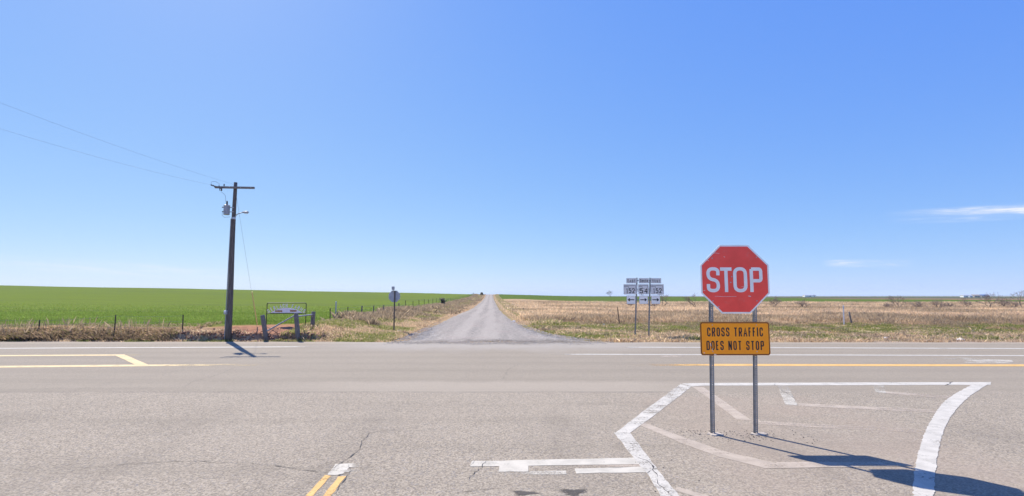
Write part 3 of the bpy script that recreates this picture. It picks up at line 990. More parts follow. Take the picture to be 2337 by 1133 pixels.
blades('verge_grass', x, y, hh, RNG.uniform(.012, .03, len(x)), col, .55).__setitem__('label', 'short patchy green and tan grass beside the highway on the right')
# right meadow, thinning into wider blades with distance
xs_, ys_, hs_, ws_, cs_ = [], [], [], [], []
for y0, y1, cnt, hb, wb in ((42, 52, 100000, .60, .022), (52, 64, 90000, .60, .032), (64, 85, 80000, .55, .055), (85, 120, 80000, .5, .08), (120, 186, 80000, .45, .12)):
    x, y = clumpy(-8, y1 * 1.12, y0, y1, cnt, 101, .28, .08, 1.7)
    s = x - road_c(y)
    e = 45.6 + 6.0 * (fbm(x * .16, y * 0 + 5, 102) - .5)
    k = (s > 4.2 + 1.2 * (vn(x * 0 + 3, y * .4, 103) - .5)) & (x < y * 1.1) & (y > e)
    x, y, e = x[k], y[k], e[k]
    f1 = fbm(x * .10, y * .10, 104); f2 = fbm(x * .6, y * .6, 105)
    tone = (.66 + .62 * ss(.3, .7, f1))[:, None] * (1 - .38 * ss(3.0, 0, y - e) * (f2 > .45))[:, None]
    redd = ss(.45, .7, f2)[:, None]
    c = pick(STRAW, len(x), [.26, .30, .24, .10, .10], .12) * tone
    c = c * (1 - .35 * redd) + pick(WEED, len(x)) * .35 * redd * 1.2
    h = hb * RNG.uniform(.35, 1.1, len(x)) * (.5 + .9 * f2) * (.30 + .70 * ss(0, 5.0, y - e + 2.5 * (f2 - .5)))
    xs_.append(x); ys_.append(y); hs_.append(h); ws_.append(wb * RNG.uniform(.6, 1.2, len(x))); cs_.append(c)
blades('dry_meadow_grass', *[np.concatenate(q) for q in (xs_, ys_, hs_, ws_)], np.concatenate(cs_), .3).__setitem__('label', 'tall dry tan prairie grass filling the meadow right of the gravel road')
# left roadside: tall dry weeds
x, y = clumpy(-40, -18.4, 28.15, 31.4, 95000, 111, .7, .22, 2.0)
d = fbm(x * .5, y * 0 + 2, 112)
h = (.06 + .26 * ss(.3, .7, d)) * RNG.uniform(.3, 1.2, len(x)) * (1 - .45 * ss(-23, -18.5, x)) * (1 - .5 * ss(29.6, 31.2, y))
dk = (.50 + .55 * ss(28.3, 30.4, y + .5 * (d - .5)))[:, None]  # shade at the roadside foot of the weeds, put into the blade colour
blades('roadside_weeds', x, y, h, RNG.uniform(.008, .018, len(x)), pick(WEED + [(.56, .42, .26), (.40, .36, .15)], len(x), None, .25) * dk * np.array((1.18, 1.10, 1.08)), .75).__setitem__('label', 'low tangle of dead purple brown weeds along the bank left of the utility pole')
x, y = clumpy(-40, -20.0, 28.6, 31.6, 600, 116, .45, .40, 4.0)
blades('tall_weed_stems', x, y, RNG.uniform(.25, .85, len(x)), np.full(len(x), .005), pick(WEED, len(x)), .22).__setitem__('label', 'wispy tall dead stems rising above the weeds on the left bank')
x, y = clumpy(-45, -18.4, 30.6, 33.4, 16000, 117, .6, .25, 2.0)
blades('field_edge_grass', x, y, RNG.uniform(.05, .22, len(x)), RNG.uniform(.01, .02, len(x)), pick(STRAW[1:3] + GREEN + WEED[:2], len(x)) * .85, .6).__setitem__('label', 'tan and olive grass where the weeds give way to the wheat')
x, y = clumpy(-40, -6.6, 27.75, 29.0, 26000, 113, 1.2, .12, 1.8)
k = (y > edge_y(x) - .1) & ((y < 28.3) | (x < -18.5) | (x > -10.5))
x, y = x[k], y[k]
gm = fbm(x * .7, y * .7, 114) > .5
blades('kerb_grass', x, y, RNG.uniform(.04, .15, len(x)), RNG.uniform(.012, .026, len(x)),
       np.where(gm[:, None], pick(GREEN, len(x)), pick(STRAW, len(x))), .5).__setitem__('label', 'thin grass fringe where the pavement meets the left bank')
x, y = clumpy(-19.5, -9.5, 28.3, 29.3, 2200, 115, 1.0, .45, 3.0)
blades('bank_stubble', x, y, RNG.uniform(.05, .22, len(x)), RNG.uniform(.012, .025, len(x)), pick(WEED + STRAW, len(x)), .5).__setitem__('label', 'sparse dead stubble on the red cut bank')
# left bank of the gravel road
xs_, ys_, hs_, ws_, cs_ = [], [], [], [], []
for y0, y1, cnt, wb in ((28.3, 40, 60000, .022), (40, 60, 50000, .035), (60, 100, 42000, .06), (100, 180, 36000, .10), (180, 345, 34000, .18)):
    u = clumpy(0, 6.4, y0, y1, cnt, 121, .8 if y0 < 60 else .25, .1, 1.8)
    sx, y = u
    lim = np.interp(y, [26.6, 28, 30, 35, 46, 65, 84, 100, 500], [-4.7, -4.5, -4.2, -4.2, -4.1, -3.8, -3.1, -2.8, -2.8])
    x = road_c(y) + lim - sx * (1 + 0 * y)
    x = np.where(y > 84, road_c(y) + lim - sx * 1.12, x)
    s = x - road_c(y)
    brush = ss(-6.6, -8.6, s + 2.2 * (fbm(x * .4, y * .22, 122) - .5)) * ss(38, 50, y) * .85
    brush = np.maximum(brush, .55 * ss(.56, .68, fbm(x * .5, y * .35, 123)) * ss(33, 40, y))
    isb = RNG.uniform(0, 1, len(x)) < brush
    gm = RNG.uniform(0, 1, len(x)) < .85 * ss(.34, .56, fbm(x * .45, y * .3, 124)) * ss(-4.0, -5.0, s)
    c = np.where(gm[:, None], pick(GREEN, len(x), [.3, .2, .3, .2]), pick(STRAW, len(x), [.2, .25, .25, .1, .2]))
    c = np.where(isb[:, None], pick(WEED, len(x)), c)
    h = np.where(isb, RNG.uniform(.12, .42, len(x)) * (1 + .8 * ss(.5, .7, fbm(x * .3, y * .2, 126))), RNG.uniform(.05, .18, len(x)))
    xs_.append(x); ys_.append(y); hs_.append(h); ws_.append(wb * RNG.uniform(.6, 1.3, len(x))); cs_.append(c)
blades('bank_grass', *[np.concatenate(q) for q in (xs_, ys_, hs_, ws_)], np.concatenate(cs_), .4).__setitem__('label', 'green grass and brown brush on the bank between fence and gravel road')
# strip on the right of the gravel road
xs_, ys_, hs_, ws_, cs_ = [], [], [], [], []
for y0, y1, cnt, wb in ((44, 70, 14000, .035), (70, 140, 14000, .07), (140, 350, 16000, .16)):
    sx = RNG.uniform(0, 3.2, cnt); y = RNG.uniform(y0, y1, cnt)
    x = road_c(y) + np.interp(y, [40, 55, 89, 500], [4.0, 3.25, 2.7, 2.7]) + sx
    gm = RNG.uniform(0, 1, cnt) < .55 * ss(.5, 1.2, sx)
    c = np.where(gm[:, None], pick(GREEN, cnt), pick(STRAW, cnt))
    xs_.append(x); ys_.append(y); hs_.append(RNG.uniform(.06, .25, cnt) * (.6 + .4 * sx)); ws_.append(wb * RNG.uniform(.6, 1.3, cnt)); cs_.append(c)
blades('verge_grass', *[np.concatenate(q) for q in (xs_, ys_, hs_, ws_)], np.concatenate(cs_), .4).__setitem__('label', 'low grass strip along the right side of the gravel road')
# young wheat
xs_, ys_, hs_, ws_, cs_ = [], [], [], [], []
for y0, y1, cnt, wb in ((30.8, 40, 90000, .02), (40, 60, 70000, .035), (60, 110, 60000, .07)):
    y = RNG.uniform(y0, y1, cnt)
    y = y0 + np.round((y - y0) / .25) * .25 + RNG.normal(0, .05, cnt)
    x = RNG.uniform(-y1 * 1.06, -10, cnt)
    k = (x - road_c(y) < -9.8) & (x > -1.08 * y) & ((y > 32.6) | (x < -19)) & (((x - PATCH.x) / .8) ** 2 + ((y - PATCH.y) / 1.2) ** 2 > 1) & (fbm(x * .4, y * .4, 131) + .25 * ss(31, 33, y) > .42) & (RNG.uniform(0, 1, cnt) > ss(45, 108, y))
    x, y = x[k], y[k]
    c = pick(WHEAT, len(x)) * (.85 + .4 * fbm(x * .08, y * .3, 132))[:, None]
    xs_.append(x); ys_.append(y); hs_.append(RNG.uniform(.08, .17, len(x))); ws_.append(wb * RNG.uniform(.6, 1.2, len(x))); cs_.append(c)
blades('young_wheat', *[np.concatenate(q) for q in (xs_, ys_, hs_, ws_)], np.concatenate(cs_), .3).__setitem__('label', 'bright green young wheat covering the slope on the left')
# clods along the cut bank
cx_ = RNG.uniform(-18.5, -10.2, 700)
cy_ = 28.25 + np.abs(RNG.normal(0, .6, 700))
cl_o = stones('soil_clods', np.stack([cx_, cy_, H(cx_, cy_) + .01], -1), RNG.uniform(.03, .11, 700), M_SOIL)
cl_o['label'] = 'lumps of red clay fallen along the cut bank'

# ------------------------------------------------------------------ lettering
GLY = {  # control polygons in a unit box; 'c' rounded, 'l' straight, 'o' closed and rounded
    'S': [('c', [(1, .70), (1, 1), (0, 1), (0, .54), (1, .46), (1, 0), (0, 0), (0, .30)])],
    'T': [('l', [(-.12, 1), (1.12, 1)]), ('l', [(.5, 1), (.5, 0)])],
    'O': [('o', [(0, .5), (0, 1), (1, 1), (1, .5), (1, 0), (0, 0)])],
    'P': [('l', [(0, 0), (0, 1)]), ('c', [(0, 1), (.55, 1), (1, 1), (1, .72), (1, .45), (.55, .45), (0, .45)])],
    'C': [('c', [(1, .68), (1, 1), (0, 1), (0, .5), (0, 0), (1, 0), (1, .32)])],
    'R': [('l', [(0, 0), (0, 1)]), ('c', [(0, 1), (.55, 1), (1, 1), (1, .74), (1, .49), (.55, .49), (0, .49)]), ('l', [(.55, .49), (1.04, 0)])],
    'A': [('l', [(-.06, 0), (.5, 1), (1.06, 0)]), ('l', [(.14, .3), (.86, .3)])],
    'F': [('l', [(0, 0), (0, 1), (1, 1)]), ('l', [(0, .52), (.85, .52)])],
    'I': [('l', [(.5, 0), (.5, 1)])],
    'D': [('l', [(0, 0), (0, 1)]), ('c', [(0, 1), (.4, 1), (1, 1), (1, .5), (1, 0), (.4, 0), (0, 0)])],
    'E': [('l', [(1, 1), (0, 1), (0, 0), (1, 0)]), ('l', [(0, .52), (.85, .52)])],
    'N': [('l', [(0, 0), (0, 1)]), ('l', [(0, 1), (1, 0)]), ('l', [(1, 0), (1, 1)])],
    'U': [('c', [(0, 1), (0, .5), (0, 0), (1, 0), (1, .5), (1, 1)])],
    'H': [('l', [(0, 0), (0, 1)]), ('l', [(1, 0), (1, 1)]), ('l', [(0, .5), (1, .5)])],
    'W': [('l', [(-.05, 1), (.22, 0), (.5, .9), (.78, 0), (1.05, 1)])],
    'G': [('c', [(1, .70), (1, 1), (0, 1), (0, .5), (0, 0), (1, 0), (1, .42)]), ('l', [(1.05, .42), (.55, .42)])],
    'L': [('l', [(0, 1), (0, 0), (1, 0)])],
    'M': [('l', [(0, 0), (0, 1), (.5, .25), (1, 1), (1, 0)])],
    '1': [('l', [(.15, .8), (.55, 1), (.55, 0)])],
    '5': [('l', [(.95, 1), (.08, 1), (0, .55)]), ('c', [(0, .55), (.3, .66), (1, .66), (1, .3), (1, 0), (.1, 0), (0, .2)])],
    '2': [('c', [(0, .72), (0, 1), (1, 1), (1, .62), (.6, .38), (0, .04)]), ('l', [(0, .02), (1.05, .02)])],
    '4': [('l', [(.75, 0), (.75, 1), (0, .32), (1.1, .32)])],
    '-': [('l', [(.2, .45), (.8, .45)])],
}
WID = {'I': .35, '1': .6, 'W': 1.35, 'M': 1.3, 'L': .85, 'E': .85, 'F': .85, 'A': 1.1, 'N': 1.05}
def chaikin(p, closed, it=3):
    for _ in range(it):
        q = []
        n = len(p)
        rngs = range(n) if closed else range(n - 1)
        if not closed:
            q.append(p[0])
        for i in rngs:
            a = p[i]; b = p[(i + 1) % n]
            q.append((a[0] * .75 + b[0] * .25, a[1] * .75 + b[1] * .25))
            q.append((a[0] * .25 + b[0] * .75, a[1] * .25 + b[1] * .75))
        if not closed:
            q.append(p[-1])
        p = q
    return p
def glyph(mb, ch, x, z, wd, ht, st, y, xf=None):
    """one letter whose box starts at x,z; st is the stroke width"""
    for kind, pts in GLY[ch]:
        if kind != 'l':
            pts = chaikin(pts, kind == 'o')
        q = []
        for a, b in pts:
            zz_ = z + st / 2 + b * (ht - st)
            if kind == 'l':
                if b <= .001: zz_ = z if ch in 'TPRAFINHWM14' or ch in 'D' else z + st / 2
                if b >= .999: zz_ = z + ht if ch in 'INHWMU' else z + ht - st / 2
            elif ch == 'U' and b >= .999:
                zz_ = z + ht
            q.append((x + st / 2 + a * (wd - st), zz_))
        if xf:
            q = [xf(*c_) for c_ in q]
        mb.ribbon_xz(q, st, y - random.uniform(0, .0002), closed=(kind == 'o'))
def text_line(mb, s_, cx, z, total, ht, st, y, gap=.28, space=.75, first=1.0):
    ws = [WID.get(c_, 1.0) if c_ != ' ' else space for c_ in s_]
    unit = total / (sum(ws) + gap * (len(s_) - 1))
    x = cx - total / 2
    for i, (c_, w_) in enumerate(zip(s_, ws)):
        hh_ = ht if (i == 0 or first == 1.0) else ht * first
        if c_ != ' ':
            glyph(mb, c_, x, z, w_ * unit, hh_, st, y)
        x += (w_ + gap) * unit
def rrect(cx, cz, wd, ht, r, n=5):
    o = []
    for sx, sz, a0 in ((1, -1, -90), (1, 1, 0), (-1, 1, 90), (-1, -1, 180)):
        for k in range(n + 1):
            a = math.radians(a0 + 90 * k / n)
            o.append((cx + sx * (wd / 2 - r) + r * math.cos(a), cz + sz * (ht / 2 - r) + r * math.sin(a)))
    return o

# ------------------------------------------------------------------ perforated channel post
def channel_post(height, wd=.058, depth=.03, step=.0254 * 1.5, hole=.016, z0=-.3):
    mb = MB()
    t = .004
    edge = (wd - .030 - hole) / 2
    # web with real holes: two strips joined by bridges, and two side flanges
    inner = hole / 2
    outer = wd / 2 - .012
    H_ = height - z0
    for sx in (-1, 1):
        mb.box((sx * (inner + outer) / 2, 0, z0 + H_ / 2), (outer - inner, t, H_))
        rot = Matrix.Rotation(sx * math.radians(62), 3, 'Z')
        mb.box((sx * (outer + .004), depth / 2 - .001, z0 + H_ / 2), (t, depth, H_))
        mb.box((sx * (outer + .012), depth - .001, z0 + H_ / 2), (.016, t, H_))
    z = .02
    mb.box((0, 0, (z0 + .02) / 2), (hole, t * .98, .02 - z0))
    while z + step < height:
        mb.box((0, 0, z + hole + (step - hole) / 2), (hole, t * .98, step - hole))
        z += step
    return mb

# ------------------------------------------------------------------ the big stop sign
base = P(1677, 992)
D0 = base.y
st_sign = thing('stop_sign', 'large red octagonal stop sign on two steel posts standing in the painted island', 'stop sign', (base.x, D0, 0))
def loc(px, py, d, org):
    q = PD(px, py, d)
    return q.x - org[0], q.z - org[2]
oc_top = loc(1672.5, 560, D0, base); oc_bot = loc(1679, 716, D0, base)
ocx, ocz = (oc_top[0] + oc_bot[0]) / 2 , (oc_top[1] + oc_bot[1]) / 2
ocr = (oc_top[1] - oc_bot[1]) / 2
YF = -.030
def octo(r):
    return [(ocx + r / math.cos(math.pi / 8) * math.cos(math.radians(-67.5 + 45 * k)), ocz + r / math.cos(math.pi / 8) * math.sin(math.radians(-67.5 + 45 * k))) for k in range(8)]
pan = MB().plate(octo(ocr), YF, YF + .004).build('panel', M_SWHITE, st_sign)
tag(pan, 'octagonal panel with white rim')
MB().plate(octo(ocr * .955), YF - .0025, YF - .0005).build('red_field', M_RED, pan)
mb = MB()
zb_ = loc(1676, 667, D0, base)[1]; zt_ = loc(1676, 611, D0, base)[1]
xl_ = loc(1611, 640, D0, base)[0]; xr_ = loc(1738.5, 640, D0, base)[0]
lh = zt_ - zb_
st_ = lh * .136
lw = (xr_ - xl_)
for ch, a, b in (('S', 0, .235), ('T', .245, .43), ('O', .475, .725), ('P', .772, 1.0)):
    x0 = xl_ + a * lw; wd_ = (b - a) * lw
    if ch == 'T':
        x0 += .008 * lw; 
        mb2w = wd_
        zc_ = zb_
        mb.ribbon_xz([(xl_ + .247 * lw, zt_ - st_ / 2), (xl_ + .452 * lw, zt_ - st_ / 2)], st_, YF - .0045)
        mb.ribbon_xz([(xl_ + .3495 * lw, zt_ - st_ * .9), (xl_ + .3495 * lw, zb_)], st_, YF - .0046)
    else:
        glyph(mb, ch, x0, zb_ - (.01 if ch in 'SO' else 0) * lh, wd_, lh * (1.02 if ch in 'SO' else 1), st_, YF - .0045)
mb.build('lettering', M_SWHITE, pan)
bolts = MB()
for px, py in ((1623.5, 590), (1724.5, 588), (1625.5, 687.5), (1725.5, 687), (1668, 632), (1666, 645)):
    bx_, bz_ = loc(px, py, D0, base)
    MB().lathe([(.011, 0), (.011, .004), (.006, .008)], (bx_, YF - .002, bz_), 10, Matrix.Rotation(math.radians(90), 3, 'X')).build('bolt', M_BOLT, pan)
hx_, hz_ = loc(1638.5, 700.5, D0, base)
MB().lathe([(.013, 0), (.013, .002)], (hx_, YF - .0026, hz_), 10, Matrix.Rotation(math.radians(90), 3, 'X')).build('bullet_dent', M_BOLT, pan)
for pts_, wd__ in (([(1630, 676.5), (1652, 677.5), (1679, 677)], .004), ([(1624, 580), (1631, 578), (1640, 579.5)], .005), ([(1706, 676), (1712, 677)], .011),
                   ([(1604, 664), (1608, 663)], .007), ([(1612, 594), (1616, 596)], .008), ([(1650, 586), (1653, 588)], .007), ([(1690, 655), (1702, 653)], .003)):
    MB().ribbon_xz([loc(a_, b_, D0, base) for a_, b_ in pts_], wd__, YF - .0034).build('scratch', M_RWHITE, pan)
# supplementary plate
pt = loc(1675.5, 735, D0, base); pb = loc(1676.5, 811, D0, base)
pw = loc(1755.5, 773, D0, base)[0] - loc(1597, 773, D0, base)[0]
pcx, pcz = (pt[0] + pb[0]) / 2, (pt[1] + pb[1]) / 2
phh = pt[1] - pb[1]
plate = MB().plate(rrect(pcx, pcz, pw, phh, .045), YF, YF + .004).build('warning_plate', M_BLACK, st_sign)
tag(plate, 'orange warning plate reading CROSS TRAFFIC DOES NOT STOP')
MB().plate(rrect(pcx, pcz, pw - .006, phh - .006, .043), YF - .0014, YF - .0002).build('edge', M_ORANGE, plate)
MB().plate(rrect(pcx, pcz, pw - .018, phh - .018, .038), YF - .0024, YF - .0016).build('border', M_BLACK, plate)
MB().plate(rrect(pcx, pcz, pw - .048, phh - .048, .026), YF - .0038, YF - .0026).build('orange_field', M_ORANGE, plate)
mb = MB()
for s_, x0, x1, y0, y1 in (('CROSS TRAFFIC', 1612.5, 1738.5, 747.5, 768), ('DOES NOT STOP', 1611, 1741, 778, 799)):
    a = loc(x0, y1, D0, base); b = loc(x1, y0, D0, base)
    text_line(mb, s_, (a[0] + b[0]) / 2, a[1], b[0] - a[0], b[1] - a[1], (b[1] - a[1]) * .135, YF - .0048, gap=.40, space=.55)
mb.build('lettering', M_BLACK, plate)
for pts_, wd__ in (([(1628, 808.5), (1633, 809.5)], .016), ([(1619.5, 783), (1621, 790)], .010), ([(1625, 795), (1623.5, 800)], .008), ([(1604, 804), (1607, 806)], .008)):
    MB().ribbon_xz([loc(a_, b_, D0, base) for a_, b_ in pts_], wd__, YF - .0056).build('chip', M_RWHITE, plate)
for px, py in ((1624, 742), (1724, 742), (1625.5, 802.5), (1725.5, 802.5)):
    bx_, bz_ = loc(px, py, D0, base)
    MB().lathe([(.009, 0), (.009, .004), (.005, .007)], (bx_, YF - .0036, bz_), 10, Matrix.Rotation(math.radians(90), 3, 'X')).build('bolt', M_BOLT, plate)
for px in (1628, 1726.5):
    q = P(px, 992)
    tz = loc(px, 604, D0, base)[1]
    po = channel_post(tz, wd=.066).build('post', M_GALV, st_sign)
    lean = (loc(px - 4.0 if px < 1700 else px - 2.6, 700, D0, base)[0] - (q.x - base.x)) / loc(px, 700, D0, base)[1]
    po.location = (q.x - base.x, 0, 0)
    po.rotation_euler = (0, math.atan(lean), 0)
    # broken concrete collar round the foot
    fm = MB()
    n = 14
    ring = []
    for k in range(n):
        a = 2 * math.pi * k / n
        r = .15 * (1 + RNG.normal(0, .16))
        ring.append((q.x - base.x + .03 + r * 1.05 * math.cos(a), r * .75 * math.sin(a)))
    vs = [(a_, b_, -.03) for a_, b_ in ring] + [(q.x - base.x + .03 + (a_ - (q.x - base.x + .03)) * .82, b_ * .82, .016 + RNG.normal(0, .003)) for a_, b_ in ring]
    fm.add(vs, [(k, (k + 1) % n, n + (k + 1) % n, n + k) for k in range(n)] + [tuple(range(n, 2 * n))])
    fm.build('footing', M_CONC, st_sign)

# ------------------------------------------------------------------ the route marker assembly
rb = hit(1466, 768)
DR = rb.y
asm = thing('route_sign', 'cluster of white route markers and arrows on two thin posts', 'road sign', rb)
def rl(px, py):
    return loc(px, py, DR, rb)
for px0, px1 in ((1449.7, 1454), (1480.8, 1484)):
    a = rl(px0, 768); b = rl(px1, 634)
    mb = MB()
    po = channel_post(b[1], wd=.075, depth=.03, step=.15, hole=.014, z0=-.4).build('post', M_GALV, asm)
    po.location = (a[0], 0, 0)
    po.rotation_euler = (0, math.atan((b[0] - a[0]) / b[1]), 0)
for py, xa, xb in ((641, 1436, 1502), (660.5, 1436, 1502), (664.5, 1436, 1502), (684.5, 1436, 1502)):
    a = rl(xa, py); b = rl(xb, py)
    MB().box(((a[0] + b[0]) / 2, -.012, a[1]), (b[0] - a[0], .012, .045)).build('crossbar', M_GALV, asm)
YR = -.030
def route_panel(name, px0, px1, py0, py1, mat, r=.03):
    a = rl(px0, py1); b = rl(px1, py0)
    c = ((a[0] + b[0]) / 2, (a[1] + b[1]) / 2)
    w_, h_ = b[0] - a[0], b[1] - a[1]
    rim = MB().plate(rrect(c[0], c[1], w_, h_, r), YR, YR + .004).build(name, M_ALU, asm)
    MB().plate(rrect(c[0], c[1], w_ - .03, h_ - .03, r * .8), YR - .003, YR - .001).build('face', mat, rim)
    return rim, c, w_, h_
for s_, x0, x1 in (('EAST', 1429.3, 1452.8), ('SOUTH', 1457.6, 1480.9), ('WEST', 1485.3, 1508.5)):
    rim, c, w_, h_ = route_panel('direction_plate', x0, x1, 635.5, 647, M_RWHITE)
    rim['label'] = 'small white plate reading ' + s_
    mb = MB()
    text_line(mb, s_, c[0], c[1] - h_ * .30, w_ * .76, h_ * .62, h_ * .085, YR - .006, gap=.35, first=.82)
    mb.build('lettering', M_BLACK, rim)
for s_, x0, x1 in (('152', 1423.3, 1453, ), ('54', 1456.8, 1480), ('152', 1485, 1514.3)):
    rim, c, w_, h_ = route_panel('route_plate', x0, x1, 649.3, 672.3, M_RWHITE)
    rim['label'] = 'white route plate reading ' + s_ + {1423.3: ' above the left arrow', 1456.8: '', 1485: ' on the right'}[x0]
    mb = MB()
    t_ = h_ * .030
    g_ = lambda u, v: (c[0] + u * w_, c[1] + v * h_)
    # outline of the state: panhandle, top, right side; the number breaks its lower edge
    mb.ribbon_xz([g_(-.13, .13), g_(-.13, .27), g_(-.42, .27), g_(-.42, .37), g_(.40, .37), g_(.43, .12), g_(.43, -.10), g_(.36, -.12)], t_, YR - .005)
    if s_ == '54':
        mb.ribbon_xz([g_(-.10, .13), g_(-.10, .09), g_(.10, .03), g_(.25, -.02), g_(.40, .0)], t_, YR - .0055)
    mb.build('state_outline', M_BLACK, rim)
    mb = MB()
    if s_ == '152':
        z0 = c[1] - .39 * h_
        for ch, u0, u1 in (('1', -.33, -.16), ('5', -.125, .075), ('-', .065, .135), ('2', .13, .335)):
            mb = MB()
            glyph(mb, ch, c[0] + u0 * w_, z0, (u1 - u0) * w_, h_ * .50, h_ * .075, YR - .0065)
            mb.build('numeral' if ch != '-' else 'dash', M_BLACK, rim)
    else:
        z0 = c[1] - .40 * h_
        for ch, u0, u1 in (('5', -.40, -.06), ('-', -.05, .08), ('4', .06, .40)):
            mb = MB()
            glyph(mb, ch, c[0] + u0 * w_, z0, (u1 - u0) * w_, h_ * .50, h_ * .085, YR - .0065)
            mb.build('numeral' if ch != '-' else 'dash', M_BLACK, rim)
for d_, x0, x1 in ((-1, 1430, 1449.8), (1, 1458.7, 1478.3), (1, 1486.4, 1506)):
    rim, c, w_, h_ = route_panel('arrow_plate', x0, x1, 675, 694.2, M_SWHITE, .02)
    rim['label'] = 'white plate with black arrow pointing ' + ('left' if d_ < 0 else 'right')
    sh = [(-.38, -.055), (.16, -.055), (.10, -.175), (.20, -.175), (.39, 0), (.20, .175), (.10, .175), (.16, .055), (-.38, .055)]
    if d_ < 0:
        sh = [(-a, b) for a, b in sh][::-1]
    MB().plate([(c[0] + a * w_, c[1] + b * h_) for a, b in sh], YR - .006, YR - .0045).build('arrow', M_BLACK, rim)

# ------------------------------------------------------------------ the small stop sign seen from behind
sb = hit(899, 757)
DS = sb.y
bk = thing('stop_sign', 'small stop sign seen from behind on a dark post beside the gravel road', 'stop sign', sb)
a = loc(899, 757, DS, sb); b = loc(898, 664, DS, sb)
po = MB().box((0, 0, (b[1] - .4) / 2), (.085, .06, b[1] + .4)).build('post', M_POLE, bk)
bevel(po, .012)
c = loc(899.8, 676.8, DS, sb)
r = (loc(913, 676, DS, sb)[0] - loc(887, 676, DS, sb)[0]) / 2
oc = [(c[0] + r / math.cos(math.pi / 8) * math.cos(math.radians(-67.5 + 45 * k)), c[1] + r / math.cos(math.pi / 8) * math.sin(math.radians(-67.5 + 45 * k))) for k in range(8)]
MB().plate(oc, .042, .046).build('panel', M_ALU, bk)
for py, wd_ in ((665.0, .34), (687.5, .36)):
    q = loc(898.5, py, DS, sb)
    MB().box((q[0], .036, q[1]), (wd_, .012, .05)).build('bracket', M_BOLT, bk)
t0_ = loc(897, 662, DS, sb); t1_ = loc(897, 654.5, DS, sb)
nb = MB().box((t0_[0] + .01, 0, (t0_[1] + t1_[1]) / 2), (.16, .5, t1_[1] - t0_[1]), Matrix.Rotation(math.radians(8), 3, 'Z')).build('street_name_blade', M_ALU, bk)
MB().box((t0_[0] + .02, 0, (t0_[1] + b[1]) / 2), (.05, .05, abs(t0_[1] - b[1]) + .06)).build('blade_bracket', M_BOLT, bk)

# ------------------------------------------------------------------ utility pole
ub = hit(521, 776)
DU = ub.y
up = thing('utility_pole', 'dark wooden utility pole with crossarm, transformer and street light', 'utility pole', ub)
def ul(px, py, dy=0.0):
    q = PD(px, py, DU + dy)
    return Vector((q.x - ub.x, q.y - DU, q.z - ub.z))
top = ul(537.5, 417)
bot = ul(520.5, 777)
axis = lambda t: Vector((bot.x, 0, 0)).lerp(Vector((top.x, 0, top.z)), t)
pts = [axis(t) + Vector((.012 * math.sin(t * 7), 0, 0)) for t in np.linspace(0, 1, 12)]
pts[0] = pts[0] + Vector((0, 0, -.5))
pole = MB().tube(pts, list(np.linspace(.165, .092, 12)), 14).build('pole', M_POLE, up, True)
def pole_at(py):
    q = ul(0, py)
    t = q.z / top.z
    return axis(t)
ca = ul(494, 429); cb = ul(583.5, 430.5)
arm = MB().box(((ca.x + cb.x) / 2, -.14, (ca.z + cb.z) / 2), ((cb - ca).length, .10, .115), Matrix.Rotation(math.atan2(ca.z - cb.z, cb.x - ca.x), 3, 'Y')).build('crossarm', M_ARM, up)
bevel(arm, .01)
for px, py in ((528, 429), (554, 430), (577, 430.5)):
    q = ul(px, py)
    MB().lathe([(.022, 0), (.022, .02), (.012, .05)], (q.x, -.20, q.z), 8, Matrix.Rotation(math.radians(90), 3, 'X')).build('bolt', M_BOLT, arm)
# dead-end insulator at the left tip, cutout and its jumper
i0 = ul(498, 428.5); i1 = ul(489.5, 424.5)
dirv = (i1 - i0)
ins = MB()
pr = []
L_ = .34
for k in range(13):
    pr.append((.055 if k % 3 == 1 else .026, L_ * k / 12))
zax = Vector((-.55, -.8, .20)).normalized()
rm = zax.to_track_quat('Z', 'Y').to_matrix()
ins.lathe(pr, (i0.x, -.14, i0.z), 12, rm).build('insulator', M_PORC, up)
cz0 = ul(508.5, 427); cz1 = ul(510, 438.5)
cut_ = MB()
cut_.lathe([(.022, 0), (.05, .03), (.028, .06), (.05, .10), (.028, .13), (.05, .17), (.022, .20)], (cz1.x + .03, -.26, cz1.z), 10)
cut_.tube([(cz1.x - .03, -.30, cz1.z), (cz0.x - .05, -.30, cz0.z + .05)], .018, 6)
cut_.box(((cz0.x + cz1.x) / 2, -.25, (cz0.z + cz1.z) / 2), (.05, .12, .03))
cut_.build('fuse_cutout', M_PORC, up)
MB().lathe([(.02, 0), (.045, .03), (.02, .06), (.04, .09), (.015, .12)], (ul(514.5, 427).x, -.14, ul(514.5, 427).z + .02), 10).build('insulator', M_PORC, up)
wa = ul(491, 424); wb_ = ul(492, 418.5); wc = ul(500, 417.5); wd_ = ul(509, 424)
MB().tube([wa + Vector((0, -.4, 0)), wb_ + Vector((0, -.38, 0)), wc + Vector((0, -.32, 0)), wd_ + Vector((0, -.3, 0))], .008, 5).build('jumper_wire', M_WIRE, up)
j = [ul(511, 440), ul(516, 444), ul(520.5, 449), ul(521.5, 456), ul(521.5, 463)]
MB().tube([q + Vector((0, -.28, 0)) for q in j], .008, 5).build('jumper_wire', M_WIRE, up)
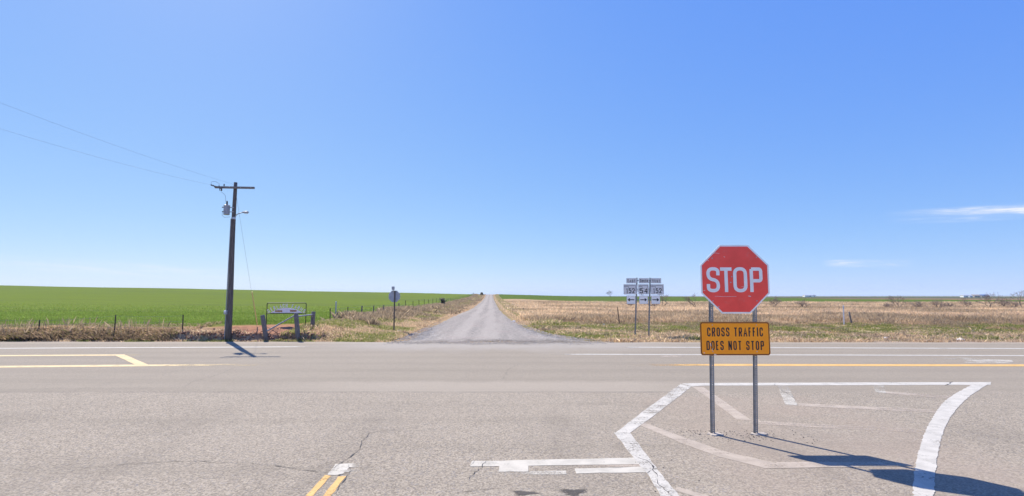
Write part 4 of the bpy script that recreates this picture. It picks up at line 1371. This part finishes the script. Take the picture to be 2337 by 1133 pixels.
# transformer tank
ta = ul(519.5, 491.5); tb = ul(519.5, 469.5)
tr_ = (ul(526, 480).x - ul(513, 480).x) / 2
hT = tb.z - ta.z
tk = MB().lathe([(tr_ * .9, 0), (tr_, .02), (tr_, hT * .9), (tr_ * 1.06, hT * .9), (tr_ * 1.06, hT * .96), (tr_ * .7, hT * 1.03), (.03, hT * 1.06)], (ta.x, -.12, ta.z), 18).build('transformer', M_TGREY, up)
bsh = ul(521.5, 469)
MB().lathe([(.045, -.03), (.06, .03), (.035, .06), (.06, .10), (.035, .13), (.05, .17), (.02, .22)], (bsh.x, -.16, bsh.z), 10).build('bushing', M_PORC, tk)
for py in (474.5, 484.5):
    q = ul(511, py)
    MB().lathe([(.022, 0), (.035, .03), (.022, .05), (.035, .08), (.02, .11)], (q.x + .09, -.15, q.z), 8, Matrix.Rotation(math.radians(-90), 3, 'Y')).build('bushing', M_PORC, tk)
    q2 = pole_at(py)
    MB().box(((ta.x + q2.x) / 2 + tr_ * .5, -.07, q2.z), (abs(q2.x - ta.x) - tr_ * .6, .07, .04)).build('bracket', M_BOLT, tk)
q = [ul(512, 486), ul(511.5, 493), ul(517, 498), ul(524, 497), ul(530, 497)]
MB().tube([a_ + Vector((0, -.2, 0)) for a_ in q], .008, 5).build('service_wire', M_WIRE, up)
# street light on its curved arm
q = [ul(538, 499), ul(539, 496), ul(543, 491.5), ul(550, 488.8), ul(560, 487)]
la = MB().tube([a_ + Vector((0, -.05 - .05 * i, 0)) for i, a_ in enumerate(q)], .024, 8).build('light_arm', M_TGREY, up, True)
h0 = ul(559, 487); h1 = ul(572.5, 486.5)
hd = MB()
hl_ = h1.x - h0.x
sect = [(0, .035, .035), (.15, .06, .05), (.5, .10, .055), (.85, .11, .06), (1.0, .06, .04)]
vs, fs = [], []
for t, wy, wz in sect:
    for k in range(10):
        an = 2 * math.pi * k / 10
        vs.append((h0.x + hl_ * t, -.27 + wy * math.cos(an), h0.z + .01 + wz * math.sin(an)))
for i in range(4):
    for k in range(10):
        fs.append((i * 10 + k, i * 10 + (k + 1) % 10, (i + 1) * 10 + (k + 1) % 10, (i + 1) * 10 + k))
fs += [tuple(range(9, -1, -1)), tuple(range(40, 50))]
hd.add(vs, fs)
hdo = hd.build('lamp_head', M_TGREY, la, True)
MB().box((h0.x + hl_ * .62, -.27, h0.z - .055), (hl_ * .5, .13, .03)).build('lens', M_SWHITE, hdo)
q = pole_at(499)
MB().box((q.x + .06, -.10, q.z), (.16, .10, .12)).build('arm_bracket', M_BOLT, la)
# conduit and meter box
q0 = pole_at(775); q1 = pole_at(500)
MB().tube([q0 + Vector((-.17, -.06, 0)), q1 + Vector((-.13, -.05, 0))], .024, 8).build('conduit', M_TGREY, up)
q = ul(519.5, 713)
mx = MB().box((q.x, -.20, q.z), (.16, .10, .22)).build('meter_box', M_TGREY, up)
bevel(mx, .012)
MB().lathe([(.06, 0), (.06, .03), (.045, .05)], (q.x, -.25, q.z + .03), 12, Matrix.Rotation(math.radians(90), 3, 'X')).build('meter_glass', M_PLASTIC, mx)
# guy wire with its yellow guard
ga = hit(588, 746)
g0 = pole_at(450) + Vector((.10, 0, 0))
g1 = Vector((ga.x - ub.x, ga.y - ub.y, ga.z - ub.z))
MB().tube([g0, g1 + Vector((0, 0, -.2))], .005, 5).build('guy_wire', M_WIRE, up)
gt = ul(579, 666)
tt_ = 1 - (gt.z - g1.z) / (g0.z - g1.z)
MB().tube([g0.lerp(g1, tt_), g0.lerp(g1, .985)], .026, 8).build('guy_guard', M_GUARD, up)

# power lines crossing the highway to the left
def power_line(a, b, sag, label):
    pts = []
    for i in range(41):
        t = i / 40
        q = Vector(a).lerp(Vector(b), t)
        q.z -= sag * 4 * t * (1 - t)
        pts.append(q)
    return tag(MB().tube(pts, .003, 5).build('power_line', M_WIRE, None), label, 'power line', 'power lines from the utility pole')
tip = Vector((i0.x + ub.x, DU - .14, i0.z + ub.z)) + rm @ Vector((0, 0, L_))
power_line(tip, PD(-1300, -150, 9.0), .42, 'lower power line running from the crossarm tip out to the left')
pt_ = ul(537, 417.5) + ub
power_line(pt_ + Vector((-.08, -.02, -.10)), PD(-1150, -230, 8.5), .30, 'upper power line running from the top of the utility pole to the left')

# ------------------------------------------------------------------ farm sign and fence corner
fl = hit(612, 746)
DF = fl.y
fs_ = thing('farm_sign', 'farm name sign with arched white letters in a dark pipe frame', 'sign', fl)
def fL(px, py):
    q = PD(px, py, DF)
    return Vector((q.x - fl.x, 0, q.z - fl.z))
A = fL(609, 692.5); B_ = fL(699, 691.5)
gz = lambda px: float(H(fl.x + fL(px, 740).x, DF)) - fl.z - .3
r_ = .09
x0, x1 = fL(609.5, 700).x, fL(698.8, 700).x
zt = (A.z + B_.z) / 2
arcL = [(x0 + r_ - r_ * math.cos(a), 0, zt - r_ + r_ * math.sin(a)) for a in np.linspace(0, math.pi / 2, 5)]
arcR = [(x1 - r_ + r_ * math.sin(a), 0, zt - r_ + r_ * math.cos(a)) for a in np.linspace(0, math.pi / 2, 5)]
fr = MB().tube([(x0, 0, gz(610))] + arcL + arcR + [(x1, 0, gz(698))], .026, 8).build('frame', M_FRAME, fs_, True)
zb = fL(654, 715.5).z
MB().tube([(x0, 0, zb), (x1, 0, zb)], .024, 8).build('crossbar', M_FRAME, fs_)
xm = (x0 + x1) / 2
hw = (x1 - x0) * .415
hh_ = fL(654, 703).z - zb - .024
dome = [(xm - hw, zb + .026), (xm + hw, zb + .026)]
for k in range(15):
    a = math.pi * (k + .0) / 14
    cxx = math.cos(a)
    dome.append((xm + hw * .99 * cxx, zb + .03 + hh_ * (1 - abs(cxx) ** 2.0) ))
arch = MB().plate(dome, -.006, .006).build('arch_panel', M_FARM, fs_)
mb = MB()
name = 'GERLACH FARMS'
for i, ch in enumerate(name):
    if ch == ' ':
        mb.build('lettering', M_FARM, fs_)
        mb = MB()
        continue
    u = -0.98 + 1.96 * (i + .0) / (len(name) - 1)
    xx_ = xm + hw * 1.06 * u
    zz_ = zb + .05 + (hh_ - .005) * (1 - u * u)
    ang = -math.atan(2 * u * hh_ / hw) * 1.15
    ca_, sa_ = math.cos(ang), math.sin(ang)
    xf = lambda a, b, xx_=xx_, zz_=zz_, ca_=ca_, sa_=sa_: (xx_ + a * ca_ - b * sa_, zz_ + a * sa_ + b * ca_)
    wl_ = hw * .115 * WID.get(ch, 1.0)
    glyph(mb, ch, -wl_ / 2, 0, wl_, .225, .036, -.008, xf)
mb.build('lettering', M_FARM, fs_)
for px0, px1, py in ((628, 644.5, 710.6), (662, 677, 710)):
    a = fL(px0, py); b = fL(px1, py)
    pq = MB().plate(rrect((a.x + b.x) / 2, a.z, b.x - a.x, .10, .03), -.011, -.0065).build('plaque', M_PLQ, fs_)
    mb = MB()
    n_ = 6
    for k in range(n_):
        xk = a.x + (b.x - a.x) * (.14 + .72 * k / (n_ - 1))
        mb.ribbon_xz([(xk - .015, a.z - .02), (xk + .015, a.z + .02)], .014, -.0125)
    mb.build('worn_lettering', M_PLQT, pq)

cb0 = hit(606, 768)
cor = thing('fence_corner', 'weathered wooden corner posts with slanted pipe braces by the farm sign', 'fence', cb0)
def wpost(px_b, py_b, px_t, py_t, rad, ground=None):
    g_ = hit(px_b, py_b)
    q = PD(px_t, py_t, g_.y + .04)
    a = g_ - cb0; b = q - cb0
    d = (b - a)
    pts = [a - d * .35] + [a + d * t for t in (0, .3, .6, .97)] + [a + d]
    o = MB().tube(pts, [rad * 1.05, rad * 1.05, rad, rad * .98, rad * .95, rad * .8], 12).build('post', M_POST, cor, True)
    return a, b
p1 = wpost(606.5, 767, 599, 719.5, .125)
p2 = wpost(680, 769, 675.5, 715.5, .125)
p3 = wpost(713, 745, 715.5, 711.5, .125)
def at(p_, t):
    return p_[0].lerp(p_[1], t)
MB().tube([at(p1, .22) + Vector((.10, -.02, 0)), at(p2, .93) + Vector((-.02, -.02, 0))], .042, 8).build('brace_rail', M_PIPE, cor)
MB().tube([at(p2, .86), at(p3, .80)], .040, 8).build('brace_rail', M_PIPE, cor)

# ------------------------------------------------------------------ fences
def tpost(mb_h, lean=(0, 0), r=.03, mat=M_RUST):
    mb = MB()
    h = mb_h
    # T section with a small anchor of studs
    def sl(z):
        return Vector((lean[0] * z, lean[1] * z, z))
    for sx, sy, ox, oy in ((r * 2, r * .35, 0, -r * .5), (r * .4, r * 1.5, 0, r * .35)):
        a0 = sl(-.3); a1 = sl(h)
        vs = []
        for q in (a0, a1):
            for dx, dy in ((-1, -1), (1, -1), (1, 1), (-1, 1)):
                vs.append((q.x + ox + dx * sx / 2, q.y + oy + dy * sy / 2, q.z))
        mb.add(vs, [(0, 3, 2, 1), (4, 5, 6, 7), (0, 1, 5, 4), (1, 2, 6, 5), (2, 3, 7, 6), (3, 0, 4, 7)])
    k = .25
    while k < h - .05:
        q = sl(k)
        mb.box((q.x, q.y - r * .75, q.z), (r * .5, r * .4, .02))
        k += .16
    return mb
def fence(name, label, posts, heights, leans=None, wires=(.35, .65, .95), mats=None, rad=.03, wr=.006):
    org = posts[0]
    t = thing(name, label, 'fence', org)
    tops = []
    for i, (q, h) in enumerate(zip(posts, heights)):
        ln = leans[i] if leans else (0, 0)
        o = tpost(h, ln, rad if np.isscalar(rad) else rad[i]).build('post', (mats[i] if mats else M_RUST), t)
        o.location = q - org
        tops.append((q - org, ln, h))
    for wz in wires:
        pts = []
        for q, ln, h in tops:
            z = h * wz
            pts.append(q + Vector((ln[0] * z, ln[1] * z - .03, z)))
        full = []
        for a, b in zip(pts[:-1], pts[1:]):
            for k in range(4):
                t_ = k / 4
                m_ = a.lerp(b, t_); m_.z -= .05 * 4 * t_ * (1 - t_)
                full.append(m_)
        full.append(pts[-1])
        MB().tube(full, wr, 4).build('wire', M_WIRE, t)
    return t
def pxpost(px, d, pytop):
    g_ = on_ground(px, d)
    return g_, max(.7, PD(px, pytop, d).z - g_.z)
ps, hs = [], []
for px, d, pt__ in ((-220, 29.4, 726), (-60, 29.4, 725), (105, 29.4, 731), (275, 29.3, 719), (428, 29.2, 719)):
    a_, b_ = pxpost(px, d, pt__)
    ps.append(a_); hs.append(min(b_, 1.45))
fence('roadside_fence', 'thin rusty wire fence standing in the dead weeds on the left bank', ps, hs, [(0, 0), (.02, 0), (-.01, 0), (.01, 0), (-.02, .01)], wr=.005)
ps, hs, ms, rd, ln = [], [], [], [], []
for px, pyt, dep, m_, r in ((759, 709, 36.5, M_RUST, .03), (797, 705, 40, M_RUST, .03), (829, 703, 43.5, M_POST, .055), (856, 700, 48, M_POST, .05), (879, 699, 52, M_POST, .05),
                        (913, 695, 61, M_POST, .06)):
    g_ = on_ground(px, dep)
    ps.append(g_); hs.append(min(1.35, max(.9, PD(px, pyt, dep).z - g_.z))); ms.append(m_); rd.append(r); ln.append((RNG.normal(.03, .04), RNG.normal(0, .03)))
for y_ in np.arange(67, 338, 6.2):
    x_ = float(road_c(y_)) - 10.1
    ps.append(Vector((x_, y_, float(H(x_, y_))))); hs.append(1.2 + RNG.normal(0, .06)); ms.append(M_RUST if RNG.uniform() < .7 else M_POST)
    rd.append(.035 if ms[-1] is M_RUST else .05); ln.append((RNG.normal(0, .03), 0))
fence('field_fence', 'long wire fence of thin posts between the wheat and the gravel road', ps, hs, ln, mats=ms, rad=rd, wr=.006)
# right: two old posts of a fallen meadow fence
ps = [on_ground(1411, 46.5), on_ground(1939, 47.0)]
g_ = ps[0]
o = tpost(1.55, (-.12, 0), .035).build('fence_post', M_RUST, None)
o.location = g_
tag(o, 'thin leaning rusty fence post in the meadow left of the route markers', 'fence post')
g_ = hit(1943, 741)
o = MB().tube([(0.03, 0, -.3), (-.0, 0, .3), (-.09, 0, .75), (-.16, 0, 1.15)], [.085, .085, .08, .07], 10).build('fence_post', M_POST, None, True)
o.location = g_
tag(o, 'short dark wooden post leaning left beside the white marker post', 'fence post')
g_ = hit(1926, 742)
mk = thing('marker_post', 'slim white marker post at the edge of the dry meadow on the right', 'marker post', g_)
o = MB().box((.03, 0, .72), (.11, .03, 2.04), Matrix.Rotation(.025, 3, 'Y')).build('post', M_PLASTIC, mk)
bevel(o, .012)
MB().box((.057, -.018, 1.5), (.085, .006, .16), Matrix.Rotation(.025, 3, 'Y')).build('decal', M_ALU, mk)
g_ = on_ground(771, 38.6)
mk = thing('marker_post', 'pale grey marker post by the start of the field fence', 'marker post', g_)
o = MB().tube([(0, 0, -.3), (0, 0, 1.30)], [.045, .045], 10).build('post', M_ALU, mk)
MB().lathe([(.05, 0), (.05, .05), (.03, .07)], (0, 0, 1.28), 10).build('cap', M_PLASTIC, mk)

# ------------------------------------------------------------------ bare mesquite trees
def bare_tree(pos, height, spread, label, seed, group='bare trees in the dry meadow', twr=.022, lean=0.0, stems=3, name='bare_tree', lv=5):
    rnd = random.Random(seed)
    t = thing(name, label, 'tree' if name == 'bare_tree' else 'shrub', pos, 0, group)
    tr, tw = MB(), MB()
    def grow(p, d, L, r, lvl):
        n = 3
        pts = [p]; dd = d.copy(); q = p.copy()
        for i in range(n):
            dd = (dd + Vector((rnd.gauss(0, .16), rnd.gauss(0, .16), rnd.gauss(.02, .10)))).normalized()
            q = q + dd * (L / n)
            pts.append(q.copy())
        rr = [max(r * (1 - .45 * i / n), twr * .45) for i in range(n + 1)]
        (tr if lvl < 2 else tw).tube(pts, rr, 6 if lvl < 2 else 3, cap=False)
        if lvl >= lv:
            return
        for k in range(rnd.choice((2, 3, 3)) if lvl else rnd.choice((2, 3))):
            b = pts[-1] if k < 2 else pts[rnd.choice((1, 2))]
            ax = Vector((rnd.gauss(0, 1) * spread, rnd.gauss(0, 1) * spread, rnd.gauss(.25, .45)))
            nd = (dd * .75 + ax * .62).normalized()
            if nd.z < -.15:
                nd.z = abs(nd.z) * .4
            grow(b.copy(), nd, L * rnd.uniform(.62, .82), r * .60, lvl + 1)
    for s_ in range(stems):
        a = rnd.uniform(0, 6.28)
        d = Vector((math.cos(a) * .45 * spread + lean, math.sin(a) * .45, 1)).normalized()
        grow(Vector((math.cos(a) * .05, math.sin(a) * .05, -.12)), d, height * .36, height * .022, 0)
    tr.build('trunk', M_BARK, t)
    tw.build('crown', M_TWIG, t)
    return t
TREES = [(1512, 701, 3.4, 1.1, .35, 2, 'leaning bare tree just right of the route markers'),
         (1588, 703, 3.2, 1.0, -.2, 2, 'dark bare tree left of the stop sign edge'),
         (1629, 702, 3.0, 1.1, 0, 3, 'bare tree partly hidden by the lower left of the stop sign'),
         (1766, 703, 2.6, 1.3, 0, 4, 'low bare tree just right of the stop sign'),
         (2050, 704, 3.0, 1.1, 0, 3, 'lone bare tree right of the white marker post'),
         (2203, 704, 2.4, 1.0, .1, 4, 'small dense bare tree below the far white buildings'),
         (2258, 704, 3.2, 1.3, -.1, 3, 'wide forked bare tree near the right edge of the meadow'),
         (2296, 703, 2.8, 1.3, 0, 4, 'thicket of bare branches second from the right edge'),
         (2334, 705, 3.8, 1.1, -.1, 2, 'tallest bare tree at the right edge')]
for i, (px, py, h, sp_, ln_, stm, lab) in enumerate(TREES):
    g_ = hit(px, py)
    bare_tree(g_, h * g_.y / 108, sp_, lab, 40 + i, lean=ln_, stems=stm)
g_ = on_ground(1391, 322)
bare_tree(g_, 4.4, .9, 'tiny round tree alone on the skyline left of the route markers', 77, group=None, twr=.05, stems=2)
g_ = on_ground(1463, 322)
bare_tree(g_, 4.0, .9, 'tiny tree on the skyline between the route marker plates', 78, group=None, twr=.05, stems=2)
SHR = [(1438, 700, 'low brown brush patch under the left arrow plate'), (1490, 702, 'low brown brush patch below the right arrow plate'), (1835, 704, 'low brown brush patch right of the stop sign post'),
       (2030, 705, 'brown brush at the left foot of the lone bare tree'), (2095, 705, 'brown brush patch right of the lone bare tree'), (2140, 705, 'wide brown brush mound in the middle of the right meadow'),
       (2165, 704, 'small brush mound left of the dense bare tree'), (2312, 705, 'brown brush between the two rightmost trees')]
for i, (px, py, lab) in enumerate(SHR):
    bare_tree(hit(px, py), 1.5 + .4 * (i % 3), 1.5, lab, 90 + i, group='brown brush in the dry meadow', stems=7, name='shrub', lv=4)
def brushy(pos, wd, ht, label, seed):
    n = 900
    r = np.random.default_rng(seed)
    x = pos.x + r.normal(0, wd * .35, n); y = pos.y + r.normal(0, wd * .3, n)
    h = ht * np.exp(-((x - pos.x) / wd) ** 2 * 2) * r.uniform(.4, 1.1, n)
    o = blades('shrub', x, y, h, np.full(n, .09), pick([(.20, .19, .14), (.25, .21, .17), (.16, .17, .11)], n), .2)
    del o['kind']
    return tag(o, label, 'shrub')
yy_ = 336.0
brushy(Vector((float(road_c(yy_)) - 5.0, yy_, 0)), 1.5, 1.9, 'dark bush on the crest left of the gravel road', 5)
brushy(on_ground(1012, 105), .42, 1.5, 'dark little evergreen bush on the field fence', 6)

# ------------------------------------------------------------------ far farmsteads and poles
def far_house(px, dist, wd, dp, ht, label, wall, roof, rot=0.0):
    x = (px - CX) / F * dist
    z = float(H(x, dist))
    t = thing('farm_building', label, 'building', (x, dist, z), rot, 'far farm buildings on the right horizon')
    MB().box((0, 0, ht * .5 - .5), (wd, dp, ht + 1)).build('wall', wall, t)
    rf = MB()
    e = .4
    vs = [(-wd / 2 - e, -dp / 2 - e, ht), (wd / 2 + e, -dp / 2 - e, ht), (wd / 2 + e, dp / 2 + e, ht), (-wd / 2 - e, dp / 2 + e, ht),
          (-wd / 2 - e, 0, ht + dp * .22), (wd / 2 + e, 0, ht + dp * .22)]
    rf.add(vs, [(0, 1, 5, 4), (2, 3, 4, 5), (0, 4, 3), (1, 2, 5), (0, 3, 2, 1)])
    rf.build('roof', roof, t)
    MB().box((wd * .2, -dp / 2 - .04, ht * .35), (wd * .16, .08, ht * .7)).build('door', M_BDARK, t)
    return t
far_house(1840, 1500, 22, 12, 4.2, 'long low white farm building on the horizon just right of the stop sign', M_BWALL, M_BROOF)
far_house(1853, 1520, 9, 9, 4.8, 'small white shed beside the long far building', M_BWALL, M_BROOF)
far_house(2196, 980, 9, 8, 3.4, 'left one of two white houses on the far right horizon', M_BWALL, M_BROOF)
far_house(2207, 985, 7, 8, 3.0, 'right one of two white houses on the far right horizon', M_BWALL, M_BROOF, .2)
far_house(2221, 1010, 12, 10, 3.4, 'brown barn right of the two far white houses', M_BWALL2, M_BWALL2)
far_house(2240, 1030, 16, 10, 3.4, 'blue roofed shed right of the far brown barn', M_BWALL2, M_BROOF2)
for px, dist, lab in ((2264, 900, 'left far utility pole on the right horizon'), (2273, 930, 'middle far utility pole on the right horizon'), (2331, 700, 'far utility pole at the right edge of the horizon')):
    x = (px - CX) / F * dist
    t = thing('utility_pole', lab, 'utility pole', (x, dist, float(H(x, dist))), 0, 'far utility poles on the horizon')
    MB().tube([(0, 0, -.5), (0, 0, 10)], [.2, .14], 8).build('pole', M_POLE, t)
    MB().box((0, -.2, 9.3), (2.4, .12, .15)).build('crossarm', M_ARM, t)

# ------------------------------------------------------------------ litter
def litter(px, py, size, label, seed):
    g_ = hit(px, py)
    r = np.random.default_rng(seed)
    mb = MB()
    n = 10
    vs = [(0, 0, size * .7)]
    for ring, zz_ in ((.55, .55), (1.0, .12)):
        for k in range(n):
            a = 2 * math.pi * k / n
            q = ring * size * (1 + r.normal(0, .25))
            vs.append((q * 1.5 * math.cos(a), q * math.sin(a), size * zz_ * (1 + r.normal(0, .3))))
    fs = []
    for k in range(n):
        k2 = (k + 1) % n
        fs += [(0, 1 + k, 1 + k2), (1 + k, 1 + n + k, 1 + n + k2, 1 + k2)]
    fs.append(tuple(range(2 * n, n, -1)))
    mb.add(vs, fs)
    o = mb.build('litter', M_LITTER, None)
    o.location = g_ + Vector((0, 0, .03))
    return tag(o, label, 'litter')
litter(910, 758, .12, 'round white scrap of litter at the foot of the small stop sign', 1)
litter(2193, 778.5, .17, 'crumpled white bag on the verge at the right', 2)
litter(98, 770, .12, 'white litter scrap in the dead weeds on the far left', 3)
litter(1173, 735, .13, 'white litter scrap beside the gravel road on its right', 4)
litter(1378, 742, .09, 'tiny white scrap on the green verge left of the route markers', 5)
litter(2022, 773.5, .09, 'pale scrap on the verge between marker post and white bag', 6)
litter(1468, 735, .12, 'pale stick like scrap in the meadow grass between the sign posts', 7)

# ------------------------------------------------------------------ haze over the plain
hz = bpy.data.materials.new('thin_haze')
hz.use_nodes = True
hz.node_tree.nodes.clear()
ho = hz.node_tree.nodes.new('ShaderNodeOutputMaterial')
pv = hz.node_tree.nodes.new('ShaderNodeVolumePrincipled')
pv.inputs['Color'].default_value = (.72, .84, 1.0, 1)
pv.inputs['Density'].default_value = 0.00010
pv.inputs['Anisotropy'].default_value = 0.0
hz.node_tree.links.new(pv.outputs[0], ho.inputs['Volume'])
haze = MB().box((1500, 6500, 30), (34000, 19000, 110)).build('haze', hz)
haze['kind'] = 'stuff'
haze['label'] = 'thin blue haze over the far plain'
